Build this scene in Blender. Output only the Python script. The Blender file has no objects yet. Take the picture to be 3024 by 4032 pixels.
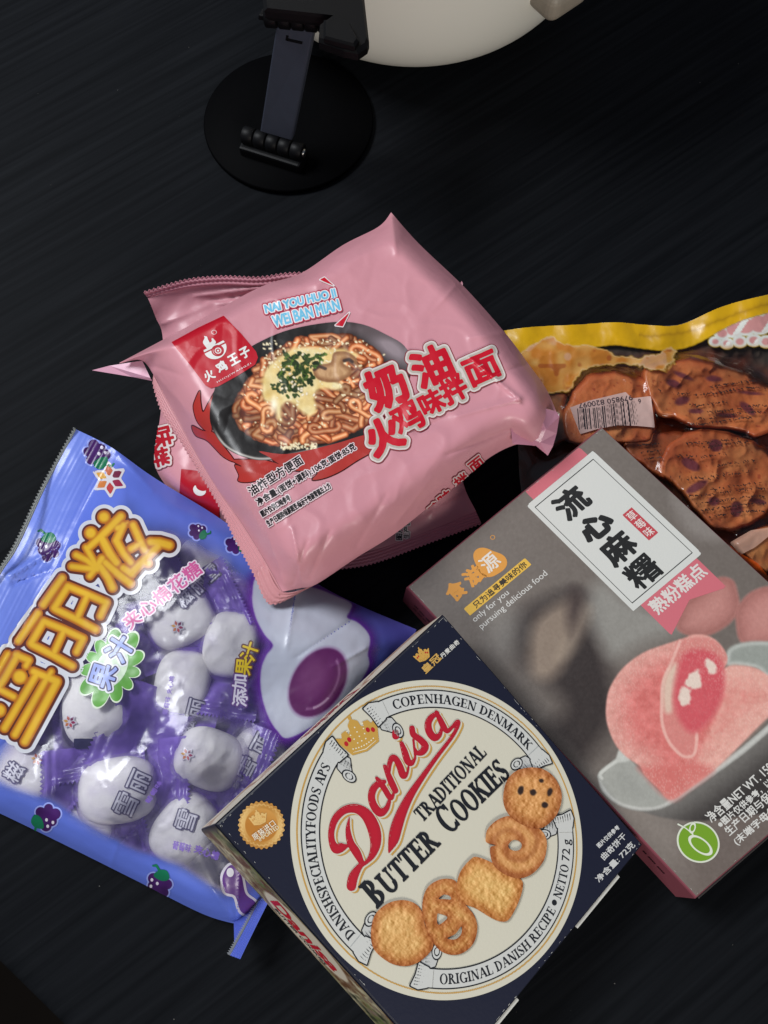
import bpy, bmesh, math, random
import numpy as np
from mathutils import Vector
from mathutils.bvhtree import BVHTree

# ------------------------------------------------------------------ camera, world, light, exposure
SC = bpy.context.scene
COL = SC.collection
F = 3300.0                      # focal length in photo pixels (photo 3024 x 4032)
TH = math.radians(17)           # camera tilt away from straight down
DIST = 0.38                     # metres to the tabletop along the optical axis
CAM = np.array([0.0, -DIST * math.sin(TH), DIST * math.cos(TH)])
ROT = np.array([[1, 0, 0], [0, math.cos(TH), -math.sin(TH)], [0, math.sin(TH), math.cos(TH)]])
cd = bpy.data.cameras.new('camera'); cam = bpy.data.objects.new('camera', cd); COL.objects.link(cam)
cam.location = CAM; cam.rotation_euler = (TH, 0, 0)
cd.sensor_fit = 'AUTO'; cd.sensor_width = 36; cd.lens = F / 4032 * 36
cd.clip_start = 0.01; cd.clip_end = 50
SC.camera = cam
SC.view_settings.view_transform = 'Standard'; SC.view_settings.look = 'None'
SC.view_settings.exposure = 0.0; SC.view_settings.gamma = 1.0; SC.view_settings.use_curve_mapping = False
SC.cycles.transparent_max_bounces = 32
w = bpy.data.worlds.new('World'); SC.world = w; w.use_nodes = True
w.node_tree.nodes['Background'].inputs[0].default_value = (0.62, 0.72, 0.95, 1)
w.node_tree.nodes['Background'].inputs[1].default_value = 0.15

def area(name, loc, target, size, power, col):
    l = bpy.data.lights.new(name, 'AREA'); l.shape = 'RECTANGLE'; l.size, l.size_y = size; l.energy = power; l.color = col
    o = bpy.data.objects.new(name, l); COL.objects.link(o); o.location = loc
    o.rotation_euler = (Vector(target) - Vector(loc)).to_track_quat('-Z', 'Y').to_euler()
    return o
area('window_light', (-1.0, 0.6, 1.45), (0, 0, 0), (0.7, 0.6), 31.5, (0.94, 0.97, 1.0))
area('room_light', (0.35, -1.5, 0.8), (0, 0.1, 0), (0.6, 0.5), 16.0, (1.0, 0.95, 0.86))

# ------------------------------------------------------------------ photo pixel <-> place
K = 3024 / 1659.0
def V(*a):                       # points read in the 1659 px wide view of the photo
    return [(x * K, y * K) for x, y in a]
def zoom(x0, y0, s):             # points read in an enlarged crop
    return lambda *a: [(x0 + s * x, y0 + s * y) for x, y in a]
zA = zoom(1300, 2700, .6631); zB = zoom(1200, 2750, .5425); zN = zoom(900, 1250, .4822); z2 = zoom(300, 780, .6028)
z3 = zoom(1200, 780, .6631); z4 = zoom(500, 1500, .9042); z0 = zoom(0, 2000, .5425); zF = zoom(700, 2200, .6028)
z8 = zoom(1900, 1100, .6775); z7 = zoom(0, 2500, .6631); zG = zoom(800, 2400, .7233); z1 = zoom(700, 0, 1.0247)
zM = zoom(2200, 2400, .5425); zQ = zoom(1550, 1650, .5726); zH = zoom(800, 3200, .7233); zI = zoom(1300, 3200, .7836); z5 = zoom(0, 1600, .6028)
def rays(p):
    p = np.atleast_2d(np.asarray(p, float))
    d = np.stack([(p[:, 0] - 1512) / F, -(p[:, 1] - 2016) / F, -np.ones(len(p))], 1)
    return d @ ROT.T
def at(p, z):                    # the point of height z on the sight line of photo pixel p
    d = rays(p); z = np.broadcast_to(np.asarray(z, float), (len(d),))
    return CAM + d * ((z - CAM[2]) / d[:, 2])[:, None]
def proj(P):
    q = (np.atleast_2d(P) - CAM) @ ROT
    return np.stack([1512 + F * q[:, 0] / -q[:, 2], 2016 - F * q[:, 1] / -q[:, 2]], 1)
def homog(src, dst):
    A = []
    for (X, Y), (u, v) in zip(src, dst):
        A.append([X, Y, 1, 0, 0, 0, -u * X, -u * Y, -u]); A.append([0, 0, 0, X, Y, 1, -v * X, -v * Y, -v])
    return np.linalg.svd(np.array(A, float))[2][-1].reshape(3, 3)
def ap(H, p):
    p = np.atleast_2d(np.asarray(p, float)); q = np.c_[p, np.ones(len(p))] @ H.T
    return q[:, :2] / q[:, 2:]

# ------------------------------------------------------------------ colour, noise, distance fields
def lin(c):
    c = np.asarray(c, float) / 255.0
    return np.where(c <= .04045, c / 12.92, ((c + .055) / 1.055) ** 2.4)
def hashn(ix, iy, seed):
    n = (ix.astype(np.int64) * 374761393 + iy.astype(np.int64) * 668265263 + seed * 974711) & 0x7fffffff
    n = ((n ^ (n >> 13)) * 1274126177) & 0x7fffffff
    return ((n ^ (n >> 16)) & 0xffff) / 65535.0
def vnoise(X, Y, s, seed=0):
    x, y = np.asarray(X, float) / s, np.asarray(Y, float) / s
    ix, iy = np.floor(x), np.floor(y); fx, fy = x - ix, y - iy
    fx = fx * fx * (3 - 2 * fx); fy = fy * fy * (3 - 2 * fy)
    a, b = hashn(ix, iy, seed), hashn(ix + 1, iy, seed); c, d = hashn(ix, iy + 1, seed), hashn(ix + 1, iy + 1, seed)
    return (a + (b - a) * fx) * (1 - fy) + (c + (d - c) * fx) * fy
def fbm(X, Y, s, seed=0, o=4):
    r = 0; a = .5
    for i in range(o):
        r = r + a * (vnoise(X, Y, s, seed + i * 17) - .5); s *= .5; a *= .55
    return r
def sm(x, a, b):
    t = np.clip((np.asarray(x, float) - a) / (b - a), 0, 1); return t * t * (3 - 2 * t)
def spl(pts, n=8, closed=False):
    P = np.asarray(pts, float); N = len(P); out = []
    for i in range(N if closed else N - 1):
        if closed: p0, p1, p2, p3 = P[i - 1], P[i], P[(i + 1) % N], P[(i + 2) % N]
        else: p0, p1, p2, p3 = P[max(i - 1, 0)], P[i], P[i + 1], P[min(i + 2, N - 1)]
        for t in np.arange(n) / n:
            out.append(.5 * (2 * p1 + (p2 - p0) * t + (2 * p0 - 5 * p1 + 4 * p2 - p3) * t * t + (3 * p1 - p0 - 3 * p2 + p3) * t ** 3))
    if not closed: out.append(P[-1])
    return np.array(out)
def resample(P, n):
    P = np.asarray(P, float); d = np.r_[0, np.cumsum(np.linalg.norm(np.diff(P, axis=0), axis=1))]
    t = np.linspace(0, d[-1], n); return np.stack([np.interp(t, d, P[:, k]) for k in range(P.shape[1])], 1)
def dseg(X, Y, a, b, ra=0, rb=None):
    rb = ra if rb is None else rb
    vx, vy = b[0] - a[0], b[1] - a[1]; L = vx * vx + vy * vy + 1e-9
    t = np.clip(((X - a[0]) * vx + (Y - a[1]) * vy) / L, 0, 1)
    return np.hypot(X - a[0] - t * vx, Y - a[1] - t * vy) - (ra + (rb - ra) * t)
def dstroke(X, Y, pts):          # pts: (x, y, radius)
    F_ = np.full(np.shape(X), 1e9)
    for a, b in zip(pts[:-1], pts[1:]): F_ = np.minimum(F_, dseg(X, Y, a, b, a[2], b[2]))
    return F_
def dell(X, Y, cx, cy, rx, ry, ang=0):
    c, s = math.cos(ang), math.sin(ang); x, y = (X - cx) * c + (Y - cy) * s, -(X - cx) * s + (Y - cy) * c
    return (np.hypot(x / rx, y / ry) - 1) * min(rx, ry)
def dsegs(X, Y, S):              # signed distance to closed outlines given as segments (non-zero winding)
    sh = np.shape(X); x = np.ravel(X); y = np.ravel(Y); out = np.empty(len(x)); ch = max(1, int(3e6 // max(1, len(S))))
    x1, y1, x2, y2 = S.T; vx, vy = x2 - x1, y2 - y1; L = vx * vx + vy * vy + 1e-12
    for i in range(0, len(x), ch):
        px, py = x[i:i + ch, None], y[i:i + ch, None]
        t = np.clip(((px - x1) * vx + (py - y1) * vy) / L, 0, 1)
        d = np.sqrt(((px - x1 - t * vx) ** 2 + (py - y1 - t * vy) ** 2).min(1))
        cr = vx * (py - y1) - vy * (px - x1)
        wn = ((y1 <= py) & (y2 > py) & (cr > 0)).sum(1) - ((y1 > py) & (y2 <= py) & (cr < 0)).sum(1)
        out[i:i + ch] = np.where(wn != 0, -d, d)
    return out.reshape(sh)
def dpoly(X, Y, pts):
    P = np.asarray(pts, float); return dsegs(X, Y, np.c_[P, np.roll(P, -1, 0)])
def grid(x0, y0, x1, y1, st):
    return np.meshgrid(np.arange(x0, x1 + st, st), np.arange(y0, y1 + st, st))
def bounds(pts, m): 
    P = np.asarray(pts, float)[:, :2]; return (*(P.min(0) - m), *(P.max(0) + m))

# ------------------------------------------------------------------ materials
def newmat(name):
    m = bpy.data.materials.new(name); m.use_nodes = True
    return m, m.node_tree.nodes, m.node_tree.links, m.node_tree.nodes['Principled BSDF']
def creased(nt, ln, bs, scale, strength, dist):
    """crumpled film: creases along the borders of warped cells"""
    tc = nt.new('ShaderNodeTexCoord'); n = nt.new('ShaderNodeTexNoise'); n.inputs['Scale'].default_value = scale * .5; ad = nt.new('ShaderNodeMix'); ad.data_type = 'VECTOR'; ad.inputs[0].default_value = .025
    ln.new(tc.outputs['Object'], n.inputs['Vector']); ln.new(tc.outputs['Object'], ad.inputs[4]); ln.new(n.outputs['Color'], ad.inputs[5])
    v = nt.new('ShaderNodeTexVoronoi'); v.inputs['Scale'].default_value = scale; ln.new(ad.outputs[1], v.inputs['Vector'])
    b = nt.new('ShaderNodeBump'); b.inputs['Strength'].default_value = strength; b.inputs['Distance'].default_value = dist; ln.new(v.outputs['Distance'], b.inputs['Height'])
    if bs.inputs['Normal'].links: ln.new(bs.inputs['Normal'].links[0].from_socket, b.inputs['Normal'])
    ln.new(b.outputs[0], bs.inputs['Normal'])
def bumpn(nt, ln, bs, scale, strength, dist=.001, detail=3, stretch=None):
    tc = nt.new('ShaderNodeTexCoord'); n = nt.new('ShaderNodeTexNoise'); n.inputs['Scale'].default_value = scale; n.inputs['Detail'].default_value = detail
    if stretch:
        mp = nt.new('ShaderNodeMapping'); mp.inputs['Scale'].default_value = stretch[0]; mp.inputs['Rotation'].default_value = stretch[1]
        ln.new(tc.outputs['Object'], mp.inputs[0]); ln.new(mp.outputs[0], n.inputs['Vector'])
    else: ln.new(tc.outputs['Object'], n.inputs['Vector'])
    b = nt.new('ShaderNodeBump'); b.inputs['Strength'].default_value = strength; b.inputs['Distance'].default_value = dist
    ln.new(n.outputs['Fac'], b.inputs['Height']); ln.new(b.outputs[0], bs.inputs['Normal'])
    return n
def plain(name, col, rough=.5, metal=0, bump=None, spec=.5, var=.12, coat=0):
    m, nt, ln, bs = newmat(name)
    bs.inputs['Roughness'].default_value = rough; bs.inputs['Metallic'].default_value = metal; bs.inputs['Specular IOR Level'].default_value = spec
    bs.inputs['Coat Weight'].default_value = coat; bs.inputs['Coat Roughness'].default_value = .15
    n = bumpn(nt, ln, bs, *(bump or (180, .08)))
    c = lin(col); mx = nt.new('ShaderNodeMix'); mx.data_type = 'RGBA'
    mx.inputs[6].default_value = (*(c * (1 - var)), 1); mx.inputs[7].default_value = (*np.minimum(c * (1 + var), 1), 1)
    ln.new(n.outputs['Fac'], mx.inputs[0]); ln.new(mx.outputs[2], bs.inputs['Base Color'])
    return m
def ink(name, rough=.4, coat=0.0, bump=(120, .1), alpha=False, spec=.5, dist=.001, crease=None):
    m, nt, ln, bs = newmat(name)
    a = nt.new('ShaderNodeAttribute'); a.attribute_name = 'Col'
    ln.new(a.outputs['Color'], bs.inputs['Base Color'])
    if alpha: ln.new(a.outputs['Alpha'], bs.inputs['Alpha'])
    bs.inputs['Roughness'].default_value = rough; bs.inputs['Coat Weight'].default_value = coat; bs.inputs['Coat Roughness'].default_value = .12
    bs.inputs['Specular IOR Level'].default_value = spec
    bumpn(nt, ln, bs, bump[0], bump[1], dist)
    if crease: creased(nt, ln, bs, *crease)
    return m
def film(name, tint, gloss=.12, ior=1.45, bump=(60, .35), crease=None):
    m, nt, ln, bs = newmat(name); nt.remove(bs)
    out = nt['Material Output']; tr = nt.new('ShaderNodeBsdfTransparent'); tr.inputs[0].default_value = (*tint, 1)
    gl = nt.new('ShaderNodeBsdfGlossy'); gl.inputs['Roughness'].default_value = gloss; gl.inputs[0].default_value = (.9, .9, .9, 1)
    fr = nt.new('ShaderNodeFresnel'); fr.inputs[0].default_value = ior
    mx = nt.new('ShaderNodeMixShader'); ln.new(fr.outputs[0], mx.inputs[0]); ln.new(tr.outputs[0], mx.inputs[1]); ln.new(gl.outputs[0], mx.inputs[2]); ln.new(mx.outputs[0], out.inputs[0])
    bumpn(nt, ln, gl, bump[0], bump[1], .002)
    if crease: creased(nt, ln, gl, *crease)
    return m
M = {}
M['paper'] = ink('printed_card', .42, 0, (900, .05))
M['gloss_card'] = ink('varnished_card', .45, .0, (500, .05), spec=.3)
M['foil'] = ink('pink_foil', .34, .0, (60, .34), spec=.36, dist=.0016, crease=(48, .42, .0012))
M['film_print'] = ink('film_print', .34, .1, (90, .2), alpha=True, crease=(50, .22, .001))
M['wrap_print'] = ink('wrapper_print', .28, .25, (190, .45), alpha=True, crease=(130, .5, .001))
M['slice'] = ink('seasoned_slice', .42, .1, (420, .35), dist=.001)
M['film'] = film('clear_film', (.96, .96, .985), .15, 1.45, (38, .6), (55, .45, .002))
M['film_pack'] = film('clear_pack_film', (.97, .96, .95), .16, 1.4, (70, .6), (80, .8, .002))
M['marsh'] = plain('marshmallow', (244, 241, 232), .75, bump=(900, .12), var=.03)
M['white_enamel'] = plain('white_enamel', (236, 233, 222), .34, bump=(14, .02), var=.03)
M['beige_plastic'] = plain('beige_plastic', (150, 140, 126), .5)
M['black_plastic'] = plain('black_plastic', (8, 8, 10), .5, spec=.16)
M['grey_plastic'] = plain('slate_plastic', (50, 54, 66), .5, spec=.4)
M['black_disc'] = plain('black_disc', (5, 5, 6), .6, spec=.02)
M['steel'] = plain('steel_pin', (190, 190, 185), .3, 1)

# ------------------------------------------------------------------ objects
def thing(name, loc, label, cat, group=None):
    o = bpy.data.objects.new(name, None); COL.objects.link(o); o.location = Vector(loc); o.empty_display_size = .01
    o['label'] = label; o['category'] = cat
    if group: o['group'] = group
    return o
def base_of(p):
    b = np.zeros(3)
    while p is not None: b = b + np.array(p.location); p = p.parent
    return b
def mesh(name, Vt, faces, mat, parent=None, col=None, smooth=True, label=None):
    me = bpy.data.meshes.new(name); Vt = np.asarray(Vt, float) - base_of(parent)
    if isinstance(faces, np.ndarray):
        k = faces.shape[1]; n = len(faces)
        me.vertices.add(len(Vt)); me.vertices.foreach_set('co', Vt.astype(np.float32).ravel())
        me.loops.add(n * k); me.loops.foreach_set('vertex_index', faces.astype(np.int32).ravel())
        me.polygons.add(n); me.polygons.foreach_set('loop_start', np.arange(0, n * k, k, dtype=np.int32)); me.polygons.foreach_set('loop_total', np.full(n, k, dtype=np.int32))
        me.update(calc_edges=True)
    else:
        me.from_pydata([tuple(v) for v in Vt], [], [tuple(f) for f in faces]); me.update()
    me.polygons.foreach_set('use_smooth', np.full(len(me.polygons), smooth))
    if col is not None:
        col = np.asarray(col, float)
        if col.ndim == 1: col = np.broadcast_to(col, (len(Vt), len(col)))
        if col.shape[1] == 3: col = np.c_[col, np.ones(len(col))]
        at_ = me.color_attributes.new('Col', 'FLOAT_COLOR', 'POINT'); at_.data.foreach_set('color', np.ascontiguousarray(col, dtype=np.float32).ravel())
    me.validate(); me.materials.append(mat)
    o = bpy.data.objects.new(name, me); COL.objects.link(o)
    if parent is not None: o.parent = parent
    if label: o['label'] = label
    return o
def gridfaces(r, c):
    i = np.arange(r * c).reshape(r, c)
    return np.stack([i[:-1, :-1].ravel(), i[1:, :-1].ravel(), i[1:, 1:].ravel(), i[:-1, 1:].ravel()], 1)
class Plane:
    def __init__(s, o, n): s.o, s.n = np.array(o), np.array(n)
    def __call__(s, p):
        d = rays(p); t = ((s.o - CAM) @ s.n) / (d @ s.n)
        return CAM + d * t[:, None], np.broadcast_to(s.n, (len(d), 3)), np.ones(len(d), bool)
class Skin:
    def __init__(s, o):
        off = base_of(o); me = o.data
        s.b = BVHTree.FromPolygons([Vector(v.co) + Vector(off) for v in me.vertices], [p.vertices[:] for p in me.polygons])
    def __call__(s, p):
        d = rays(p); P = np.zeros((len(d), 3)); N = np.zeros((len(d), 3)); ok = np.zeros(len(d), bool); c = Vector(CAM)
        for i, r in enumerate(d):
            h = s.b.ray_cast(c, Vector(r))
            if h[0] is not None:
                P[i] = h[0]; n = h[1]; N[i] = n if n.dot(Vector(r)) < 0 else -n; ok[i] = True
        return P, N, ok
def march(Fl, X, Y):
    f = Fl.ravel(); hh, ww = Fl.shape; idx = np.arange(hh * ww).reshape(hh, ww)
    a, b, c, d = idx[:-1, :-1].ravel(), idx[:-1, 1:].ravel(), idx[1:, 1:].ravel(), idx[1:, :-1].ravel()
    T = np.concatenate([np.stack([a, c, b], 1), np.stack([a, d, c], 1)])
    ins = f[T] < 0; n = ins.sum(1); out = []
    t = T[n == 3]; out.append(np.stack([t, t], 2))
    def rot(t, k): r = np.arange(len(t)); return t[r, k], t[r, (k + 1) % 3], t[r, (k + 2) % 3]
    s_ = n == 1; p, q, r = rot(T[s_], np.argmax(ins[s_], 1)); out.append(np.stack([np.stack([p, p], 1), np.stack([p, q], 1), np.stack([p, r], 1)], 1))
    s_ = n == 2; o, q, r = rot(T[s_], np.argmin(ins[s_], 1))
    oq, qq, rr, orr = np.stack([o, q], 1), np.stack([q, q], 1), np.stack([r, r], 1), np.stack([o, r], 1)
    out.append(np.stack([oq, qq, rr], 1)); out.append(np.stack([oq, rr, orr], 1))
    A = np.concatenate(out).reshape(-1, 2); A = np.sort(A, 1); key = A[:, 0] * f.size + A[:, 1]
    u, inv = np.unique(key, return_inverse=True); i, j = u // f.size, u % f.size
    with np.errstate(divide='ignore', invalid='ignore'): tt = np.where(i == j, 0, f[i] / (f[i] - f[j]))
    x, y = X.ravel(), Y.ravel()
    return np.stack([x[i] + (x[j] - x[i]) * tt, y[i] + (y[j] - y[i]) * tt], 1), inv.reshape(-1, 3), (i, j, tt)
LIFT = .00006
def decal(name, parent, surf, Fl, X, Y, col, mat, layer, label=None, base=.00004):
    """print a shape (negative field) on a surface; col is one colour (0-255) or an array over the grid (linear)"""
    if not (Fl < 0).any(): return None
    p, tri, (i, j, t) = march(Fl, X, Y)
    if isinstance(col, np.ndarray) and col.ndim == 3:
        c = col.reshape(-1, col.shape[2]); cc = c[i] + (c[j] - c[i]) * t[:, None]
    else:
        cc = lin(col[:3]); cc = np.r_[cc, col[3]] if len(col) > 3 else cc
    P, N, ok = surf(p)
    if not ok.all():
        tri = tri[ok[tri].all(1)]
        if not len(tri): return None
        used = np.unique(tri); remap = np.zeros(len(P), int); remap[used] = np.arange(len(used))
        P, N, tri = P[used], N[used], remap[tri]
        if np.ndim(cc) == 2: cc = cc[used]
    P = P + N * (base + LIFT * layer)
    return mesh(name, P, tri, mat, parent, cc, label=label)
class Canvas:
    def __init__(s, x0, y0, x1, y1, st, col=(0, 0, 0)):
        s.X, s.Y = grid(x0, y0, x1, y1, st); s.st = st; s.rgb = np.empty(s.X.shape + (3,)); s.rgb[:] = np.asarray(col, float); s.a = np.ones(s.X.shape)
    def blend(s, m, col):
        s.rgb = s.rgb * (1 - m[..., None]) + np.asarray(col, float) * m[..., None]
    def shape(s, d, col, soft=None):
        s.blend(np.clip(.5 - d / (soft or s.st), 0, 1), col)
    def win(s, x0, y0, x1, y1):
        j = np.nonzero((s.X[0] >= x0) & (s.X[0] <= x1))[0]; i = np.nonzero((s.Y[:, 0] >= y0) & (s.Y[:, 0] <= y1))[0]
        if not len(i) or not len(j): return None
        return slice(i[0], i[-1] + 1), slice(j[0], j[-1] + 1)
    def tube(s, P, r, core, edge, hi=None, alpha=1.0):
        P = np.asarray(P, float); b = bounds(P, r + s.st * 2); wv = s.win(*b)
        if wv is None: return
        X, Y = s.X[wv], s.Y[wv]; d = np.full(X.shape, 1e9)
        for a, c in zip(P[:-1], P[1:]): d = np.minimum(d, dseg(X, Y, a, c))
        m = np.clip(.5 - (d - r) / s.st, 0, 1) * alpha; q = np.clip(d / r, 0, 1)[..., None]
        c_ = np.asarray(core, float) * (1 - q ** 2) + np.asarray(edge, float) * q ** 2
        if hi is not None: c_ = c_ + (np.asarray(hi, float) - c_) * np.exp(-(q / .35) ** 2) * .7
        s.rgb[wv] = s.rgb[wv] * (1 - m[..., None]) + c_ * m[..., None]
    def blob(s, d, col, soft):
        s.blend(np.clip(.5 - d / soft, 0, 1), col)
    def out(s): return np.dstack([lin(np.clip(s.rgb, 0, 255)), s.a])

# ------------------------------------------------------------------ lettering
_gc = {}
def glyph(ch):
    if ch in _gc: return _gc[ch]
    def run(body, fill='NONE'):
        cu = bpy.data.curves.new('t', 'FONT'); cu.body = body; cu.size = 1; cu.resolution_u = 4; cu.fill_mode = fill
        o = bpy.data.objects.new('t', cu); me = o.to_mesh()
        if me is None: bpy.data.objects.remove(o); bpy.data.curves.remove(cu); return np.zeros((0, 2)), np.zeros((0, 2), int)
        v = np.array([q.co[:2] for q in me.vertices]).reshape(-1, 2); e = np.array([q.vertices[:] for q in me.edges]).reshape(-1, 2).astype(int)
        o.to_mesh_clear(); bpy.data.objects.remove(o); bpy.data.curves.remove(cu); return v, e
    v, e = run(ch); wi = lambda b: (lambda q: q[:, 0].max() - q[:, 0].min())(run(b)[0])
    adv = wi('H' + ch + 'H') - wi('HH')
    S = np.c_[v[e[:, 0]], v[e[:, 1]]] if len(e) else np.zeros((0, 4))
    _gc[ch] = (S, adv); return _gc[ch]
def layout(txt, gap=0):
    x = 0; out = []
    for ch in txt:
        S, adv = glyph(ch)
        if len(S): out.append(S + np.array([x, 0, x, 0]))
        x += adv + gap
    return out
def warp(parts, T):
    return [np.c_[T(S[:, :2]), T(S[:, 2:])] for S in parts]
def box_text(txt, p0, p1, h, gap=0, slant=0):
    """lettering whose ink box stands on the line p0-p1 and is h high (image frame, y down)"""
    P = layout(txt, gap); A = np.concatenate(P); x = np.r_[A[:, 0], A[:, 2]]; y = np.r_[A[:, 1], A[:, 3]]
    p0, p1 = np.array(p0, float), np.array(p1, float); d = p1 - p0; L = np.hypot(*d); e = d / L; up = np.array([e[1], -e[0]])
    sx, sy = L / (x.max() - x.min()), h / (y.max() - y.min()); x0, y0 = x.min(), y.min()
    return warp(P, lambda q: p0 + np.outer((q[:, 0] - x0) * sx + slant * (q[:, 1] - y0) * sy, e) + np.outer((q[:, 1] - y0) * sy, up))
def char_at(ch, c, wd, h, ang, flip=False):
    """one character centred at c, its ink box wd x h, turned by ang degrees (image frame, y down; minus = anticlockwise)"""
    S = glyph(ch)[0]; x = np.r_[S[:, 0], S[:, 2]]; y = np.r_[S[:, 1], S[:, 3]]; cx, cy = (x.max() + x.min()) / 2, (y.max() + y.min()) / 2
    a = math.radians(ang); e = np.array([math.cos(a), math.sin(a)]); up = np.array([e[1], -e[0]])
    kx, ky = wd / (x.max() - x.min() + 1e-9), h / (y.max() - y.min() + 1e-9)
    return warp([S], lambda q: np.array(c) + np.outer((q[:, 0] - cx) * kx, e) + np.outer((q[:, 1] - cy) * ky, up))
def field(parts, st, margin, bolds=None):
    """distance field of several outlines over one grid"""
    A = np.concatenate(parts); x = np.r_[A[:, 0], A[:, 2]]; y = np.r_[A[:, 1], A[:, 3]]; m = margin + 2 * st
    X, Y = grid(x.min() - m, y.min() - m, x.max() + m, y.max() + m, st); Fl = np.full(X.shape, 1e6)
    for n_, S in enumerate(parts):
        xs, ys = np.r_[S[:, 0], S[:, 2]], np.r_[S[:, 1], S[:, 3]]
        j0, j1 = np.searchsorted(X[0], [xs.min() - m, xs.max() + m]); i0, i1 = np.searchsorted(Y[:, 0], [ys.min() - m, ys.max() + m])
        w_ = (slice(max(i0 - 1, 0), i1 + 1), slice(max(j0 - 1, 0), j1 + 1)); Fl[w_] = np.minimum(Fl[w_], dsegs(X[w_], Y[w_], S) - (bolds[n_] if bolds else 0))
    return Fl, X, Y
def text(name, parent, surf, parts, col, mat, layer, bold=0, outlines=(), st=2.0, label=None):
    """print lettering, its outlines below it: outlines = [(extra width, colour), ...] from outside in"""
    mx = max([bold] + [o[0] for o in outlines]); Fl, X, Y = field(parts, st, mx); n = 0
    for wd, oc in outlines:
        decal(name + '_outline', parent, surf, Fl - wd, X, Y, oc, mat, layer + n); n += 1
    return decal(name, parent, surf, Fl - bold, X, Y, col, mat, layer + n, label)

# serif capitals drawn by hand: each glyph is (advance, [part, ...]); a part is a list of closed loops
def _pl(*p): return [np.array(p, float)]
def _ring(cx, cy, rx, ry, tx, ty, a0=0, a1=360):
    a = np.radians(np.linspace(a0, a1, 40)); o = np.c_[cx + rx * np.cos(a), cy + ry * np.sin(a)]; i = np.c_[cx + (rx - tx) * np.cos(a), cy + (ry - ty) * np.sin(a)][::-1]
    return [o, i] if abs(a1 - a0) >= 360 else [np.r_[o, i]]
def _srf(x, y, s=.11, w=0, up=1): return _pl((x - s - w, y), (x + s + w, y), (x + s + w, y + .035 * up), (x + w, y + .11 * up), (x - w, y + .11 * up), (x - s - w, y + .035 * up))
def _stem(x, w=.075, top=1, bot=1, y0=0, y1=1):
    r = [_pl((x - w, y0), (x + w, y0), (x + w, y1), (x - w, y1))]
    if bot: r.append(_srf(x, y0, .09, w))
    if top: r.append(_srf(x, y1, .09, w, -1))
    return r
def _dg(x0, y0, x1, y1, w): return _pl((x0 - w, y0), (x0 + w, y0), (x1 + w, y1), (x1 - w, y1))
def _bar(x0, x1, y, t=.025): return _pl((x0, y - t), (x1, y - t), (x1, y + t), (x0, y + t))
def _tick(x, y, dy, s=.07): return _pl((x - s, y), (x, y), (x, y + dy), (x - .02, y + dy))
SER = {
 'A': (.74, [_dg(.1, 0, .36, 1, .028), _dg(.64, 0, .38, 1, .085), _bar(.18, .56, .33), _srf(.1, 0, .1), _srf(.64, 0, .08, .06)]),
 'B': (.66, _stem(.17) + [_ring(.2, .75, .3, .25, .14, .045, -90, 90), _ring(.2, .26, .36, .26, .15, .045, -90, 90)]),
 'C': (.72, [_ring(.4, .5, .36, .52, .15, .05, 42, 318), _tick(.68, .98, -.27), _tick(.68, .02, .22)]),
 'D': (.76, _stem(.17) + [_ring(.22, .5, .48, .5, .15, .045, -90, 90)]),
 'E': (.62, _stem(.17) + [_bar(.17, .54, .975), _bar(.17, .46, .52), _bar(.17, .56, .025), _tick(.55, .99, -.24), _tick(.58, .01, .26), _tick(.47, .42, .2, .03)]),
 'F': (.58, _stem(.17) + [_bar(.17, .54, .975), _bar(.17, .46, .5), _tick(.55, .99, -.24), _tick(.47, .4, .2, .03)]),
 'G': (.78, [_ring(.4, .5, .36, .52, .15, .05, 42, 318), _tick(.68, .98, -.27)] + _stem(.64, .07, 1, 0, 0, .42)),
 'H': (.8, _stem(.17) + _stem(.64) + [_bar(.17, .64, .5)]),
 'I': (.34, _stem(.17)),
 'K': (.74, _stem(.17) + [_dg(.2, .42, .6, 1, .03), _dg(.64, 0, .34, .6, .085), _srf(.6, 1, .1, 0, -1), _srf(.64, 0, .08, .06)]),
 'L': (.6, _stem(.17) + [_bar(.17, .54, .025), _tick(.58, .01, .3)]),
 'M': (.94, _stem(.14, .025) + _stem(.78) + [_dg(.47, 0, .17, 1, .075), _dg(.46, 0, .76, 1, .025)]),
 'N': (.8, _stem(.14, .025) + _stem(.66, .025, 1, 0) + [_dg(.63, 0, .14, 1, .085)]),
 'O': (.8, [_ring(.4, .5, .37, .52, .15, .045)]),
 'P': (.62, _stem(.17) + [_ring(.2, .73, .34, .27, .15, .045, -90, 90)]),
 'R': (.72, _stem(.17) + [_ring(.2, .74, .32, .26, .14, .045, -90, 90), _dg(.62, 0, .34, .5, .08), _srf(.63, 0, .06, .06)]),
 'S': (.58, [_ring(.29, .745, .23, .27, .08, .05, 25, 265), _ring(.29, .255, .25, .27, .1, .05, -155, 90), _dg(.42, .3, .16, .7, .085), _tick(.5, .99, -.22), _pl((.03, .0), (.08, .0), (.1, .25), (.05, .25))]),
 'T': (.66, _stem(.33, .075, 0, 1) + [_bar(.06, .6, .975), _tick(.62, .99, -.25), _pl((.04, .99), (.1, .99), (.06, .74), (.04, .74))]),
 'U': (.78, _stem(.16, .075, 1, 0, .3, 1) + _stem(.63, .025, 1, 0, .3, 1) + [_ring(.39, .33, .305, .35, .15, .06, 180, 362)]),
 'Y': (.72, [_dg(.36, .45, .1, 1, .08), _dg(.36, .45, .62, 1, .028), _pl((.285, 0), (.435, 0), (.435, .5), (.285, .5)), _srf(.36, 0, .09, .075), _srf(.1, 1, .06, .08, -1), _srf(.62, 1, .1, 0, -1)]),
 ' ': (.3, []),
}
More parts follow.
